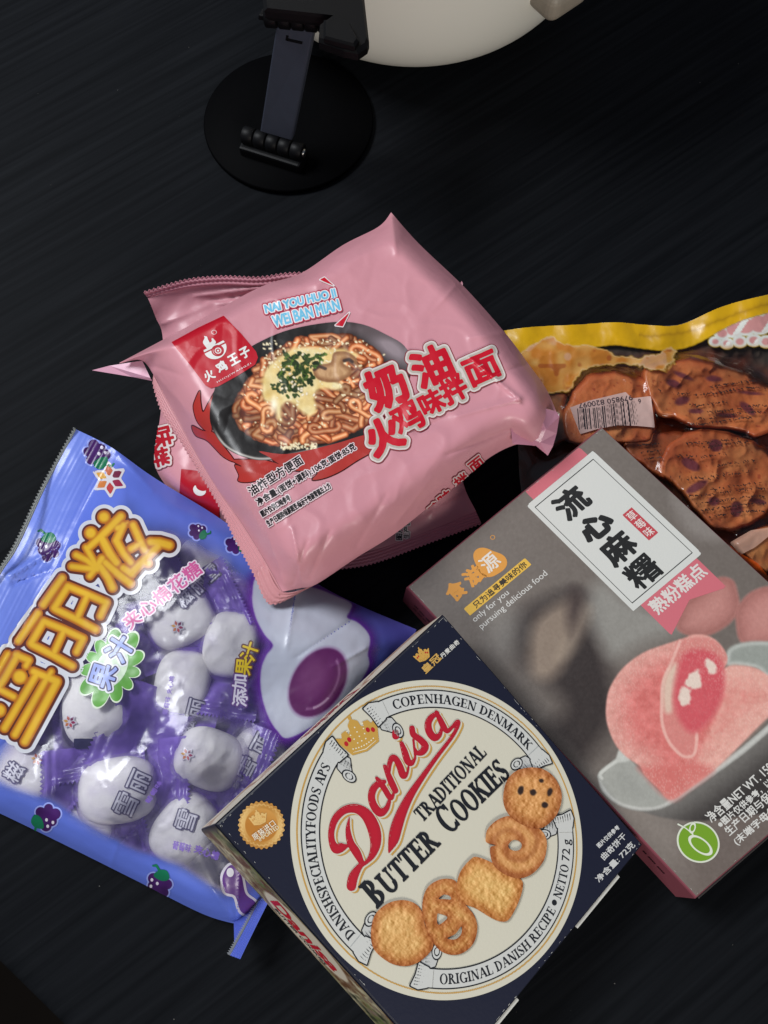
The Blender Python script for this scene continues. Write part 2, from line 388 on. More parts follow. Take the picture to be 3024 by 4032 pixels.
def serif(txt, T, gap=.02, caps=None):
    """caps: {index: scale} for larger capitals; T maps (x, y) to the surface frame"""
    x = 0; parts = []
    for i, ch in enumerate(txt):
        k = (caps or {}).get(i, 1.0)
        if ch in SER:
            adv, ps = SER[ch]
            for p in ps:
                S = []
                for lp in p: S.append(np.c_[lp, np.roll(lp, -1, 0)])
                S = np.concatenate(S) * k + np.array([x, 0, x, 0]); parts.append(S)
            x += (adv + gap) * k
        else:
            S, adv = glyph(ch); s_ = 1.38
            if len(S): parts.append(S * s_ + np.array([x, 0, x, 0]))
            x += adv * s_ + gap
    return [np.c_[T(S[:, :2], x), T(S[:, 2:], x)] for S in parts]

# ================================================================== the setting: tabletop and floor
def build_table():
    e = at([(0, 3846), (188, 4032)], 0); d = e[1] - e[0]; d /= np.linalg.norm(d); nrm = np.array([d[1], -d[0], 0])
    if nrm @ (-e[0]) < 0: nrm = -nrm                   # points inward
    r = .012; prof = [(2.6, 0.0)] + [(t, 0.0) for t in (1.2, .6, .3, .15, .06, .03)]
    prof += [(r - r * math.sin(a), -r + r * math.cos(a)) for a in np.linspace(0, math.pi / 2, 9)] + [(0, -.03), (.004, -.034), (2.6, -.034)]
    o = e[0] - nrm * 0; L = np.linspace(-1.8, 1.8, 25); Vt = []
    for s in L:
        for (q, z) in prof: Vt.append(o + d * s + nrm * q + np.array([0, 0, z]))
    m, nt, ln, bs = newmat('black_wood')
    tc = nt.new('ShaderNodeTexCoord'); mp = nt.new('ShaderNodeMapping'); mp.inputs['Scale'].default_value = (9, 300, 60); vr = nt.new('ShaderNodeVectorRotate'); vr.rotation_type = 'Z_AXIS'; vr.inputs['Angle'].default_value = math.radians(-36)
    n = nt.new('ShaderNodeTexNoise'); n.inputs['Scale'].default_value = 1.0; n.inputs['Detail'].default_value = 4; n.inputs['Distortion'].default_value = .35
    ln.new(tc.outputs['Object'], vr.inputs['Vector']); ln.new(vr.outputs[0], mp.inputs[0]); ln.new(mp.outputs[0], n.inputs['Vector'])
    cr = nt.new('ShaderNodeValToRGB'); cr.color_ramp.elements[0].position = .33; cr.color_ramp.elements[1].position = .75
    cr.color_ramp.elements[0].color = (.0040, .0046, .0058, 1); cr.color_ramp.elements[1].color = (.0085, .0095, .0115, 1)
    ln.new(n.outputs['Fac'], cr.inputs[0]); ln.new(cr.outputs[0], bs.inputs['Base Color'])
    bs.inputs['Roughness'].default_value = .6; bs.inputs['Specular IOR Level'].default_value = .04
    b = nt.new('ShaderNodeBump'); b.inputs['Strength'].default_value = .2; b.inputs['Distance'].default_value = .0006; ln.new(n.outputs['Fac'], b.inputs['Height']); ln.new(b.outputs[0], bs.inputs['Normal'])
    t = mesh('tabletop', Vt, gridfaces(len(L), len(prof))[:, ::-1], m); t['kind'] = 'structure'; t['label'] = 'black wood-grain tabletop with a rounded edge'
    fl = mesh('floor', [(-3, -3, -.72), (3, -3, -.72), (3, 3, -.72), (-3, 3, -.72)], [(0, 1, 2, 3)], plain('brown_floor', (16, 13, 11), .8, bump=(20, .1), spec=.03))
    fl['kind'] = 'structure'; fl['label'] = 'dark brown floor far below the table edge'
build_table()
def build_dust():
    rng = random.Random(6); Vt, f = [], []
    for k in range(60):
        x, y = at([(rng.uniform(-100, 3100), rng.uniform(-100, 4100))], 0)[0][:2]; r = rng.uniform(.00008, .00026); a = rng.uniform(0, 6.3); b = len(Vt); n = rng.choice((4, 5))
        for i in range(n): q = a + 6.283 * i / n; Vt.append((x + r * math.cos(q) * rng.uniform(.6, 1.5), y + r * math.sin(q), .00012))
        f.append(tuple(range(b, b + n)))
    o = mesh('dust', Vt, f, plain('dust_grey', (84, 82, 78), .9), smooth=False); o['kind'] = 'stuff'; o['label'] = 'fine pale dust specks on the black tabletop'; o['category'] = 'dust'
build_dust()

# ================================================================== shapes used below
def coons(top, bot, left, right, n, m):
    """grid of photo points inside four borders: rows follow t (top to bottom), columns s (left to right)"""
    T, B = resample(top, n), resample(bot, n); L, R_ = resample(left, m), resample(right, m)
    s = np.linspace(0, 1, n)[None, :, None]; t = np.linspace(0, 1, m)[:, None, None]
    return (1 - t) * T[None] + t * B[None] + (1 - s) * L[:, None] + s * R_[:, None] - ((1 - s) * (1 - t) * T[0] + s * (1 - t) * T[-1] + (1 - s) * t * B[0] + s * t * B[-1])
def edgew(e, w): q = np.clip(e / w, 0, 1); return 1 - (1 - q) ** 2.2
def box_solid(name, parent, mat, c, ax, half, bev=.0006, label=None, seg=2):
    bm = bmesh.new(); bmesh.ops.create_cube(bm, size=2)
    for v in bm.verts: v.co = Vector([v.co[k] * half[k] for k in range(3)])
    if bev: bmesh.ops.bevel(bm, geom=bm.edges[:], offset=bev, segments=seg, affect='EDGES', profile=.6)
    A = np.array(ax); Vt = np.array([np.array(c) + sum(v.co[k] * A[k] for k in range(3)) for v in bm.verts]); bm.verts.index_update()
    f = [[v.index for v in p.verts] for p in bm.faces]; bm.free()
    return mesh(name, Vt, f, mat, parent, smooth=False, label=label)
def rod(name, parent, mat, a, b, r, n=24, bev=.0005, label=None):
    a, b = np.array(a, float), np.array(b, float); d = b - a; L = np.linalg.norm(d); d /= L
    u = np.cross(d, [0, 0, 1.]); u = u / np.linalg.norm(u) if np.linalg.norm(u) > 1e-6 else np.array([1., 0, 0]); v = np.cross(d, u); bev = min(bev, r * .5, L * .3)
    rings = [(0, 0), (0, r - bev), (bev, r), (L - bev, r), (L, r - bev), (L, 0)]; Vt = []
    for h, q in rings:
        for k in range(n): Vt.append(a + d * h + q * (u * math.cos(2 * math.pi * k / n) + v * math.sin(2 * math.pi * k / n)))
    f = [(i * n + k, i * n + (k + 1) % n, (i + 1) * n + (k + 1) % n, (i + 1) * n + k) for i in range(len(rings) - 1) for k in range(n)]
    o = mesh(name, Vt, f, mat, parent, label=label)
    return o
def slab(name, parent, mat, px, z, th, bev=.0008, label=None, nrm=None):
    """flat plate with the outline px (photo points at height z, or heights per point), th thick, with softened rim"""
    P = at(px, z); c = P.mean(0); n = np.array([0, 0, 1.]) if nrm is None else np.array(nrm); k = len(P)
    ins = c + (P - c) * (1 - bev / max(1e-6, np.linalg.norm(P - c, axis=1).mean()))
    Vt = np.r_[ins, P - n * bev, P - n * (th - bev), ins - n * th]; f = [tuple(range(k))[::1], tuple(range(4 * k - 1, 3 * k - 1, -1))]
    for r in range(3):
        for i in range(k): f.append((r * k + i, (r + 1) * k + i, (r + 1) * k + (i + 1) % k, r * k + (i + 1) % k))
    o = mesh(name, Vt, f, mat, parent, smooth=False, label=label)
    bm = bmesh.new(); bm.from_mesh(o.data); bmesh.ops.recalc_face_normals(bm, faces=bm.faces[:]); bm.to_mesh(o.data); bm.free()
    return o

# ================================================================== rice cooker
def build_cooker():
    cx, cy = .016, .324
    t = thing('rice_cooker', (cx, cy, 0), 'white rounded rice cooker behind the phone stand', 'rice cooker')
    def lathe(name, prof, mat, parent=t, n=96, label=None):
        P = spl(prof, 6); Vt = []
        for r, z in P:
            for k in range(n): a = 2 * math.pi * k / n; Vt.append((cx + r * math.cos(a), cy + r * math.sin(a), z))
        f = [(i * n + k, i * n + (k + 1) % n, (i + 1) * n + (k + 1) % n, (i + 1) * n + k) for i in range(len(P) - 1) for k in range(n)]
        return mesh(name, Vt, f, mat, parent, label=label)
    lathe('body', [(.0, .004), (.05, .004), (.0714, .006), (.085, .013), (.0945, .026), (.1003, .045), (.104, .075), (.106, .11), (.107, .14), (.105, .15), (.095, .152)], M['white_enamel'])
    lathe('lid', [(.105, .152), (.1055, .156), (.1, .17), (.085, .182), (.05, .19), (0, .192)], M['white_enamel'])
    for a in (60, 180, 300):
        q = math.radians(a); rod('foot', t, M['black_plastic'], (cx + .055 * math.cos(q), cy + .055 * math.sin(q), 0), (cx + .055 * math.cos(q), cy + .055 * math.sin(q), .0055), .008)
    a = math.radians(-51); e = np.array([math.cos(a), math.sin(a), 0]); s = np.array([-e[1], e[0], 0])
    box_solid('side_handle', t, M['beige_plastic'], np.array([cx, cy, .056]) + e * .106, [e, s, [0, 0, 1]], (.010, .013, .0075), .0068, seg=6)
    g, b = np.array([cx, cy, 0]), M['beige_plastic']
build_cooker()

# ================================================================== folding phone stand
def build_stand():
    c = np.array([-.0502, .2146, 0])
    t = thing('phone_stand', c, 'black folding phone stand with a round base disc and slate blue arm', 'phone stand')
    n = 96; prof = [(0, 0), (.0435, 0), (.0445, .0012), (.0445, .0024), (.0438, .003), (.041, .0032), (.0405, .0036), (.02, .0037), (0, .0037)]; Vt = []
    for r, z in prof:
        for k in range(n): Vt.append(c + np.array([r * math.cos(2 * math.pi * k / n), r * math.sin(2 * math.pi * k / n), z]))
    f = [(i * n + k, i * n + (k + 1) % n, (i + 1) * n + (k + 1) % n, (i + 1) * n + k) for i in range(len(prof) - 1) for k in range(n)]
    disc = mesh('base_disc', Vt, f, M['black_disc'], t, smooth=True)
    z0 = .0115; A = at(z1((250, 515)), z0)[0]; B = at(z1((484, 588)), z0)[0]; d = (B - A); L = np.linalg.norm(d); d /= L
    up = np.array([0, 0, 1.]); sd = np.cross(up, d)
    box_solid('hinge_base', t, M['black_plastic'], (A + B) / 2 - up * .0055 - sd * .001, [d, sd, up], (L / 2, .0058, .0031), .0012)
    cuts = np.linspace(0, 1, 6)
    for i in range(5):
        a, b = A + d * L * (cuts[i] + .008), A + d * L * (cuts[i + 1] - .008)
        rod('hinge_knuckle', t, M['black_plastic'], a, b, .0043)
    rod('hinge_pin', t, M['steel'], B - d * .001, B + d * .0009, .0021)
    # arm rising towards the holder
    w0 = np.linalg.norm(np.diff(at(z1((315, 505), (435, 540)), z0 + .003), axis=0)); zt = .1
    for _ in range(40):
        w1 = np.linalg.norm(np.diff(at(z1((380, 95), (525, 125)), zt), axis=0)); zt += (w1 - w0) * 2
    zt = float(np.clip(zt, .05, .1)); q = np.r_[at(z1((315, 508), (437, 543)), z0 + .003), at(z1((527, 92), (384, 60)), zt)]
    ax = (q[2] + q[3] - q[0] - q[1]) / 2; ax /= np.linalg.norm(ax); nn = np.cross(q[1] - q[0], ax); nn /= np.linalg.norm(nn)
    Vt = np.r_[q, q - nn * .005]; cen = Vt.mean(0)
    arm = mesh('arm', Vt, [(0, 1, 2, 3), (7, 6, 5, 4), (0, 4, 5, 1), (1, 5, 6, 2), (2, 6, 7, 3), (3, 7, 4, 0)], M['grey_plastic'], t, smooth=False)
    md = arm.modifiers.new('bevel', 'BEVEL'); md.width = .0009; md.segments = 3
    # raised mould mark on the arm
    mk = q[3] * .44 + q[2] * .56 - ax * .0105; xx = (q[2] - q[3]) / np.linalg.norm(q[2] - q[3])
    box_solid('mould_mark', t, M['black_plastic'], mk + nn * .0001, [xx, ax, nn], (.0036, .0006, .0003), 0)
    box_solid('mould_mark', t, M['black_plastic'], mk + nn * .0001 - xx * .0036 + ax * .0008, [xx, ax, nn], (.0005, .0012, .0003), 0)
    # stop bar and upper hinge
    mid = (q[2] + q[3]) / 2
    box_solid('stop_bar', t, M['black_plastic'], mid - ax * .0005 - xx * .0035, [xx, ax, nn], (.0125, .0012, .0032), .0006)
    hz = zt + .006; A2 = at(z1((335, 52)), hz)[0]; B2 = at(z1((592, 78)), hz)[0]; d2 = B2 - A2; L2 = np.linalg.norm(d2); d2 /= L2
    for i in range(5):
        rod('hinge_knuckle', t, M['black_plastic'], A2 + d2 * L2 * (i / 5 + .008), A2 + d2 * L2 * ((i + 1) / 5 - .008), .0052)
    rod('hinge_pin', t, M['steel'], B2 - d2 * .001, B2 + d2 * .0009, .0024)
    # tilted holder plate with its ledge, seen from behind
    o = at(z1((470, 20)), hz + .004)[0]
    hp = slab('holder_plate', t, M['black_plastic'], z1((300, -260), (700, -260), (716, -20), (735, 150), (728, 172), (692, 197), (640, 186), (540, 150), (545, 100), (600, 60), (330, 30), (318, -60)), hz + .012, .006, .0015)
    hp2 = slab('holder_rib', t, M['black_plastic'], z1((560, 70), (660, 82), (695, 150), (680, 172), (560, 140)), hz + .0155, .004, .001)
    box_solid('holder_neck', t, M['black_plastic'], (A2 + B2) / 2 + np.array([0, .004, .004]), [d2, np.cross(up, d2), up], (L2 * .44, .006, .005), .001)
build_stand()

# ================================================================== pink noodle packets
PINK = (206, 143, 153)
def build_packet(name, label, top, bot, left, right, zb, zt, creases, seed, base_xy, group, edge=(.14, .2, .14, .1), under=.012, amp=.0008, n=150, extra=None):
    top, bot, left, right = [spl(p, 6) for p in (top, bot, left, right)]
    G = coons(top, bot, left, right, n, n); s = np.linspace(0, 1, n)[None, :]; t = np.linspace(0, 1, n)[:, None]
    wt = edgew(t, edge[0]) * edgew(1 - t, edge[1]) * edgew(s, edge[2]) * edgew(1 - s, edge[3])
    X, Y = G[..., 0], G[..., 1]
    bz = zb(s, t) if callable(zb) else np.full((n, n), zb)
    Z = bz + (zt - bz) * wt + amp * fbm(X, Y, 420, seed, 4) * wt * 2.2 + .00035 * fbm(X, Y, 90, seed + 5, 3) * (.35 + .65 * (1 - wt)) + (.0022 * np.clip(.07 - np.abs(fbm(X, Y, 330, seed + 9, 3)), 0, 1) + .0014 * np.clip(.06 - np.abs(fbm(X, Y, 170, seed + 29, 2)), 0, 1)) * 2.6 * wt
    if extra: Z = Z + extra(s, t)
    for a, b, wd, am in creases: 
        dd = dseg(X, Y, a, b); Z += 1.35 * am * np.exp(-np.abs(dd) / wd) * np.exp(-(dseg(X, Y, a, a) / (np.hypot(b[0] - a[0], b[1] - a[1]) * 1.1)) ** 2) * sm(wt, 0, .15)
    P = at(G.reshape(-1, 2), Z.ravel()); Zu = np.maximum(bz - under * wt, .0006); Pu = at(G.reshape(-1, 2), Zu.ravel())
    t_ = thing(name, (*base_xy, float(Zu.min())), label, 'noodles', group)
    c = lin(PINK)[None] * (1 + .1 * fbm(X, Y, 700, seed + 3, 2)).reshape(-1, 1)
    front = mesh('front_foil', P, gridfaces(n, n), M['foil'], t_, c)
    k = n // 3; idx = np.arange(0, n, 3); idx[-1] = n - 1
    sub = (np.arange(n * n).reshape(n, n)[np.ix_(idx, idx)]).ravel()
    mesh('back_foil', Pu[sub] - np.array([0, 0, .0004]), gridfaces(len(idx), len(idx))[:, ::-1], M['foil'], t_, c[sub])
    return t_, front, G
def seal(name, parent, inner, outer, zi, zo, teeth, ridges, mat, col, tooth=7.0, n=None, alpha=None, hr=.00022, label=None):
    """crimped end seal between two lines of photo points: ridges along it, a zigzag on the outer rim"""
    n = n or teeth * 2 + 1; I, O = resample(spl(inner, 6), n), resample(spl(outer, 6), n); zi, zo = np.broadcast_to(zi, n), np.broadcast_to(zo, n)
    d = O - I; d /= np.linalg.norm(d, axis=1)[:, None]; O = O + d * (np.where(np.arange(n) % 2, 1, -1) * tooth / 2)[:, None]
    m = ridges * 6 + 1; Vt = []
    for r in range(m):
        q = r / (m - 1); z = zi + (zo - zi) * q + hr * math.sin(q * ridges * 2 * math.pi); Vt.append(at(I + (O - I) * q, z))
    Vt = np.concatenate(Vt); c = np.broadcast_to(lin(col), (len(Vt), 3))
    if alpha is not None: c = np.c_[c, np.full(len(Vt), alpha)]
    f = gridfaces(m, n)
    o = mesh(name, Vt, f, mat, parent, c, label=label)
    md = o.modifiers.new('thickness', 'SOLIDIFY'); md.thickness = .00015; md.offset = -1
    return o

def build_lower():
    top = V((318, 640), (400, 615), (480, 606), (560, 607), (640, 600), (820, 600), (985, 628))
    left = V((318, 640), (336, 685), (352, 735), (348, 880), (336, 965), (338, 1015), (372, 1068))
    right = V((985, 628), (1000, 760), (1002, 900), (998, 1030), (1028, 1104))
    bot = V((372, 1068), (520, 1150), (680, 1200), (800, 1190), (930, 1145), (1028, 1104))
    cr = [(*V((930, 1110), (1000, 1000)), 12, .0008), (*V((350, 700), (450, 660)), 14, .0007), (*V((640, 612), (420, 640)), 5, .0016), (*V((640, 624), (440, 650)), 5, -.0014), (*V((640, 636), (470, 658)), 5, .0013), (*V((1000, 1060), (900, 1120)), 10, -.0008), (*V((360, 900), (420, 930)), 12, .0006)]
    t, fr, G = build_packet('noodle_packet', 'pink foil noodle packet lying underneath another pink packet', top, bot, left, right,
                            lambda s, t_: .009 - .0055 * sm(t_, .55, 1) * sm(1 - s, .35, 1) + .0135 * sm(.24 - t_, 0, .24) + 0 * s, .0165, cr, 31, (-.01, .05), 'pink noodle packets', under=.0096, edge=(.2, .22, .12, .1),
                            extra=lambda s, t_: .0155 * sm(t_, .24, .46) * sm(1 - t_, .24, .44) * sm(s, .16, .36) * sm(1 - s, .16, .36))
    sk = Skin(fr); MF = M['foil']
    seal('end_seal', t, V((318, 642), (400, 622), (480, 615), (560, 617), (640, 610), (760, 606)), V((309, 631), (400, 604), (480, 596), (560, 598), (630, 589), (760, 588)), .0225, .0255, 46, 2, MF, (206, 140, 152), 8)
    seal('end_seal', t, V((700, 1206), (800, 1184), (930, 1138), (1028, 1104)), V((700, 1232), (800, 1219), (930, 1172), (1040, 1131)), .009, .0085, 40, 5, MF, (196, 132, 146), 7)
    seal('side_seal_corner', t, V((985, 628), (1000, 650)), V((998, 606), (1006, 645)), .022, .024, 3, 1, MF, (190, 130, 142), 5)
    # crimp folds below the top seal
    X, Y = grid(560, 1080, 1010, 1180, 4)
    # visible bits of its print
    P = char_at('味', V((352, 945))[0], 74, 84, 76) + char_at('拌', V((346, 988))[0], 70, 74, 76)
    text('title_lettering', t, sk, P, (176, 26, 40), MF, 6, 3, [(13, (150, 60, 70)), (10.5, (214, 200, 196))], 3)
    c = Canvas(*bounds(V((385, 1010), (470, 1120)), 5), 4, (172, 22, 38)); D = dpoly(c.X, c.Y, V((392, 1013), (445, 1020), (490, 1120), (455, 1118), (420, 1092), (388, 1068)))
    decal('logo_badge', t, sk, D, c.X, c.Y, c.out(), MF, 3)
    X, Y = c.X, c.Y; cx, cy = V((432, 1058))[0]
    fl = np.maximum(dell(X, Y, cx, cy, 26, 22, .4), -dell(X, Y, cx + 6, cy - 10, 22, 13, .4)); decal('logo_mark', t, sk, fl, X, Y, (225, 222, 218), MF, 5)
    for j, (s_, x, y0, y1) in enumerate((('图片仅', 868, 1166, 1120), ('生产日期', 884, 1163, 1110))):
        a, b = V((x, y0), (x + 2, y1)); text('fine_print', t, sk, box_text(s_, a, b, 24), (30, 26, 28), MF, 6, .6, [(4, (222, 214, 212))], 2)
    X, Y = grid(820, 1240, 860, 1270, 2); decal('printed_dot', t, sk, np.abs(dell(X, Y, *z2((890, 765))[0], 6, 5)) - 1.6, X, Y, (70, 55, 50), MF, 4)
    return t, sk
LOWER, LOWER_SKIN = build_lower()

def build_upper():
    top = [(468, 1430), (600, 1360), (730, 1290), (1020, 1132), (1185, 1076), (1350, 965), (1490, 893), (1540, 836)]
    left = [(468, 1430), (556, 1418), (604, 1475), (650, 1560), (700, 1650), (771, 1782), (862, 1932), (952, 2060), (1042, 2205), (1112, 2330)]
    right = [(1540, 836), (1650, 960), (1830, 1132), (1990, 1312), (2080, 1432), (2150, 1530), (2190, 1620)]
    bot = [(1112, 2330), (1180, 2316), (1246, 2300), (1404, 2196), (1540, 2112), (1675, 2008), (1811, 1900), (1930, 1800), (2040, 1748), (2130, 1748), (2190, 1620)]
    cr = [((2045, 1572), (1850, 1410), 10, .0013), ((2045, 1572), (1800, 1640), 9, .0011), ((2012, 1690), (1760, 1790), 10, -.0013), ((1990, 1312), (1850, 1330), 12, .0009),
          ((1190, 2290), (1150, 2080), 8, .0014), ((1220, 2270), (1300, 2090), 9, -.0012), ((1120, 2300), (1060, 2120), 8, .0011), ((1150, 2300), (1210, 2130), 6, -.001),
          ((560, 1420), (760, 1640), 16, .0012), ((600, 1440), (720, 1480), 14, -.0009), ((1540, 850), (1560, 1000), 14, .0013), ((1500, 900), (1390, 1010), 12, -.0008),
          ((1350, 980), (1250, 1130), 18, .0007), ((1640, 1700), (1760, 1640), 16, -.0009), ((1560, 2060), (1700, 1880), 12, .0009), ((1404, 2150), (1520, 1950), 14, -.0009), ((1790, 1130), (1700, 1230), 14, .0006), ((2080, 1432), (1930, 1480), 9, -.0009)]
    t, fr, G = build_packet('noodle_packet', 'pink foil noodle packet with printed noodle bowl, lying on top of the other packet', top, bot, left, right,
                            lambda s, t_: .043 - .006 * (1 - s) - .003 * t_ + 0 * s, .0585, cr, 7, (.0, .04), 'pink noodle packets', edge=(.09, .15, .13, .08), under=.0105, n=190)
    sk = Skin(fr); MF = M['foil']
    # end seal hanging along the left rim and the flap of it seen from below
    seal('end_seal', t, left[2:], [(600, 1500), (608, 1540), (640, 1630), (702, 1726), (768, 1836), (860, 1990), (922, 2117), (1003, 2270), (1062, 2382)],
         np.linspace(.036, .0335, 117), np.linspace(.031, .0305, 117), 58, 5, MF, (200, 140, 146), 8)
    seal('seal_tip', t, [(1042, 2205), (1112, 2330), (1246, 2300)], [(1003, 2270), (1066, 2380), (1200, 2322)], .0335, .031, 14, 3, MF, (198, 136, 140), 7)
    mesh('folded_seal', at([(362, 1458), (430, 1440), (560, 1420), (592, 1488), (600, 1500), (520, 1484)], [.033, .0335, .035, .034, .031, .031]), [(0, 1, 5), (1, 2, 3), (1, 3, 5), (3, 4, 5)], MF, t, lin((212, 160, 182)), smooth=False)
    # crumpled right corner: facets of folded foil
    pk = {'a': (2045, 1572, .052), 'b': (2190, 1620, .041), 'c': (2203, 1640, .040), 'd': (2012, 1692, .047), 'e': (2018, 1748, .043), 'f': (2090, 1645, .0455), 'g': (2128, 1742, .040), 'h': (2178, 1755, .036), 'i': (2192, 1706, .037), 'j': (2157, 1794, .033), 'k': (2110, 1600, .0485), 'l': (2060, 1715, .0415), 'm': (2110, 1755, .037), 'n': (2150, 1690, .0435)}
    nm = list(pk); Pv = at([pk[q][:2] for q in nm], [pk[q][2] + .0045 for q in nm]); ix = nm.index
    tri = ['abk', 'akf', 'afd', 'dfl', 'dle', 'kbn', 'bcn', 'kfn', 'fnl', 'lng', 'nig', 'cin', 'gih', 'hjg', 'gmj', 'lgm', 'elm']
    mesh('crumpled_corner', Pv, [tuple(ix(c) for c in q)[::-1] for q in tri], M['crumple'], t, lin((206, 142, 164)), smooth=False)
    # ---- printed bowl of noodles
    plate = [(827, 1636), (842, 1545), (879, 1461), (939, 1401), (1023, 1347), (1144, 1298), (1315, 1269), (1430, 1279), (1527, 1322), (1590, 1361), (1620, 1420), (1610, 1500), (1570, 1590), (1500, 1665), (1404, 1728), (1223, 1780), (1060, 1812), (970, 1803), (889, 1762), (843, 1699)]
    plate = spl(plate, 5, True); c = Canvas(*bounds(plate, 8), 3.2, (30, 27, 26)); X, Y = c.X, c.Y; D = dpoly(X, Y, plate)
    c.blob(dell(X, Y, 1540, 1370, 120, 45, .65), (150, 135, 140), 60); c.blob(dell(X, Y, 1430, 1300, 120, 24, .1), (96, 84, 86), 40)
    c.blob(dell(X, Y, 1180, 1560, 330, 210, -.3), (22, 18, 17), 60)
    rim = np.exp(-(np.abs(D + 6) / 5.) ** 2) * sm(Y, 1660, 1740) * sm(-X, -1350, -1200); c.blend(rim * .9, (205, 200, 192))
    rng = random.Random(4)
    pile = spl(zN((75, 800), (90, 700), (200, 520), (260, 390), (420, 290), (600, 200), (800, 170), (1000, 190), (1180, 290), (1240, 420), (1230, 560), (1240, 680), (1130, 830), (960, 930), (750, 1010), (560, 1010), (360, 1010), (180, 930), (100, 850)), 5, True)
    Dp = dpoly(X, Y, pile); c.shape(Dp, (92, 38, 20), 14)
    S_ = np.c_[pile, np.roll(pile, -1, 0)]
    for i in range(330):
        for _ in range(30):
            x, y = rng.uniform(930, 1500), rng.uniform(1330, 1745)
            if dsegs(np.array([x]), np.array([y]), S_)[0] < -8: break
        k = i / 330; light = .6 + .5 * rng.random() * (.5 + .5 * k); r = rng.uniform(10, 15); n_ = rng.randint(9, 18); a = rng.uniform(0, 6.28); cu = rng.choice((-1, 1)) * rng.uniform(.12, .5); P = [(x, y)]
        for q in range(n_):
            a += cu * (1 + 1.3 * math.sin(q * .6 + i)); x += 15 * math.cos(a); y += 12 * math.sin(a); P.append((x, y))
        P = [p for p in P if dsegs(np.array([p[0]]), np.array([p[1]]), S_)[0] < 12]
        if len(P) < 3: continue
        warm = rng.uniform(-1, 1)
        c.tube(P, r, (232 * light, (134 + 16 * warm) * light, (76 + 10 * warm) * light), (112 * light, 44 * light, 20 * light), (255 * light, 206 * light, 160 * light))
    # melted cheese, grated cheese, mushroom, herbs, sesame
    ch = spl(zN((280, 520), (300, 430), (420, 320), (560, 240), (760, 250), (960, 270), (1060, 310), (930, 380), (860, 500), (930, 540), (900, 600), (760, 580), (700, 650), (720, 760), (660, 810), (580, 760), (520, 700), (440, 720), (430, 850), (390, 800), (370, 700), (300, 690), (270, 620)), 5, True)
    Dc = dpoly(X, Y, ch); nz = fbm(X, Y, 60, 9, 3); c.blend(np.clip(.5 - (Dc + 14 * nz) / 16, 0, 1) * .93, np.dstack([238 + 34 * nz, 214 + 70 * nz, 146 + 120 * nz]))
    c.blend(np.exp(-(np.hypot(X - zN((370, 710))[0][0], (Y - zN((370, 710))[0][1]) * .45) / 16) ** 2), (252, 244, 214))
    for i in range(330):
        q = rng.random(); a = rng.uniform(0, 6.28); x, y = zN((rng.uniform(280, 1180), rng.uniform(190, 420)) if q < .4 else ((rng.uniform(430, 720), rng.uniform(1025, 1075)) if q < .65 else (rng.uniform(100, 1280), rng.uniform(300, 900))))[0]
        l = rng.uniform(2, 7); c.tube([(x, y), (x + l * math.cos(a), y + l * math.sin(a))], rng.uniform(2, 3.6), (250, 240, 205), (225, 200, 150))
    mu = spl(zN((690, 440), (720, 390), (830, 370), (860, 290), (960, 280), (1040, 330), (1045, 380), (1000, 380), (960, 350), (940, 380), (1000, 420), (990, 480), (900, 525), (800, 530), (720, 500)), 5, True)
    Dm = dpoly(X, Y, mu); c.shape(Dm, (150, 104, 68), 5); c.blend(np.clip(.5 - (Dm + 14) / 14, 0, 1), (206, 164, 118)); c.blend(sm(-Dm, 2, 12) * np.clip(vnoise(X * 3, Y, 18, 3), 0, 1) * .35, (150, 100, 66))
    c.tube(zN((700, 430), (740, 400), (790, 420)), 7, (70, 50, 40), (120, 84, 60)); c.tube(zN((945, 355), (985, 345), (1010, 365)), 8, (60, 40, 34), (120, 84, 60))
    gr = spl(zN((350, 560), (400, 470), (450, 420), (460, 300), (520, 300), (600, 290), (680, 330), (790, 290), (770, 350), (690, 410), (700, 470), (660, 540), (600, 590), (540, 640), (400, 620)), 4, True); Sg = np.c_[gr, np.roll(gr, -1, 0)]
    for i in range(330):
        x, y = zN((rng.uniform(340, 800), rng.uniform(270, 650)))[0]
        if dsegs(np.array([x]), np.array([y]), Sg)[0] > 2: continue
        a = rng.uniform(0, 6.28); l = rng.uniform(5, 15); lg = rng.random() * (1.3 - (y - 1370) / 260)
        c.tube([(x, y), (x + l * math.cos(a), y + l * math.sin(a))], rng.uniform(3, 6.5), (34 + 70 * lg, 50 + 84 * lg, 22 + 30 * lg), (20 + 30 * lg, 34 + 40 * lg, 14 + 12 * lg))
    for x, y in ((530, 490), (522, 525), (545, 545), (470, 575), (600, 580), (570, 580), (505, 460), (420, 515), (590, 600), (640, 620), (610, 630), (700, 630), (525, 560), (440, 580), (970, 675), (455, 425), (760, 365), (610, 300)):
        p = zN((x, y))[0]; a = rng.uniform(0, 3); c.tube([p, (p[0] + 5 * math.cos(a), p[1] + 5 * math.sin(a))], 4.2, (250, 238, 214), (206, 184, 150))
    c.rgb += (fbm(X, Y, 22, 77, 3) * 34)[..., None] * (Dp < 6)[..., None]
    decal('noodle_picture', t, sk, D, X, Y, c.out(), MF, 3, label='printed picture of saucy noodles in a black bowl')
    # red feather flames round the bowl
    red, dk = (172, 52, 46), (70, 16, 16)
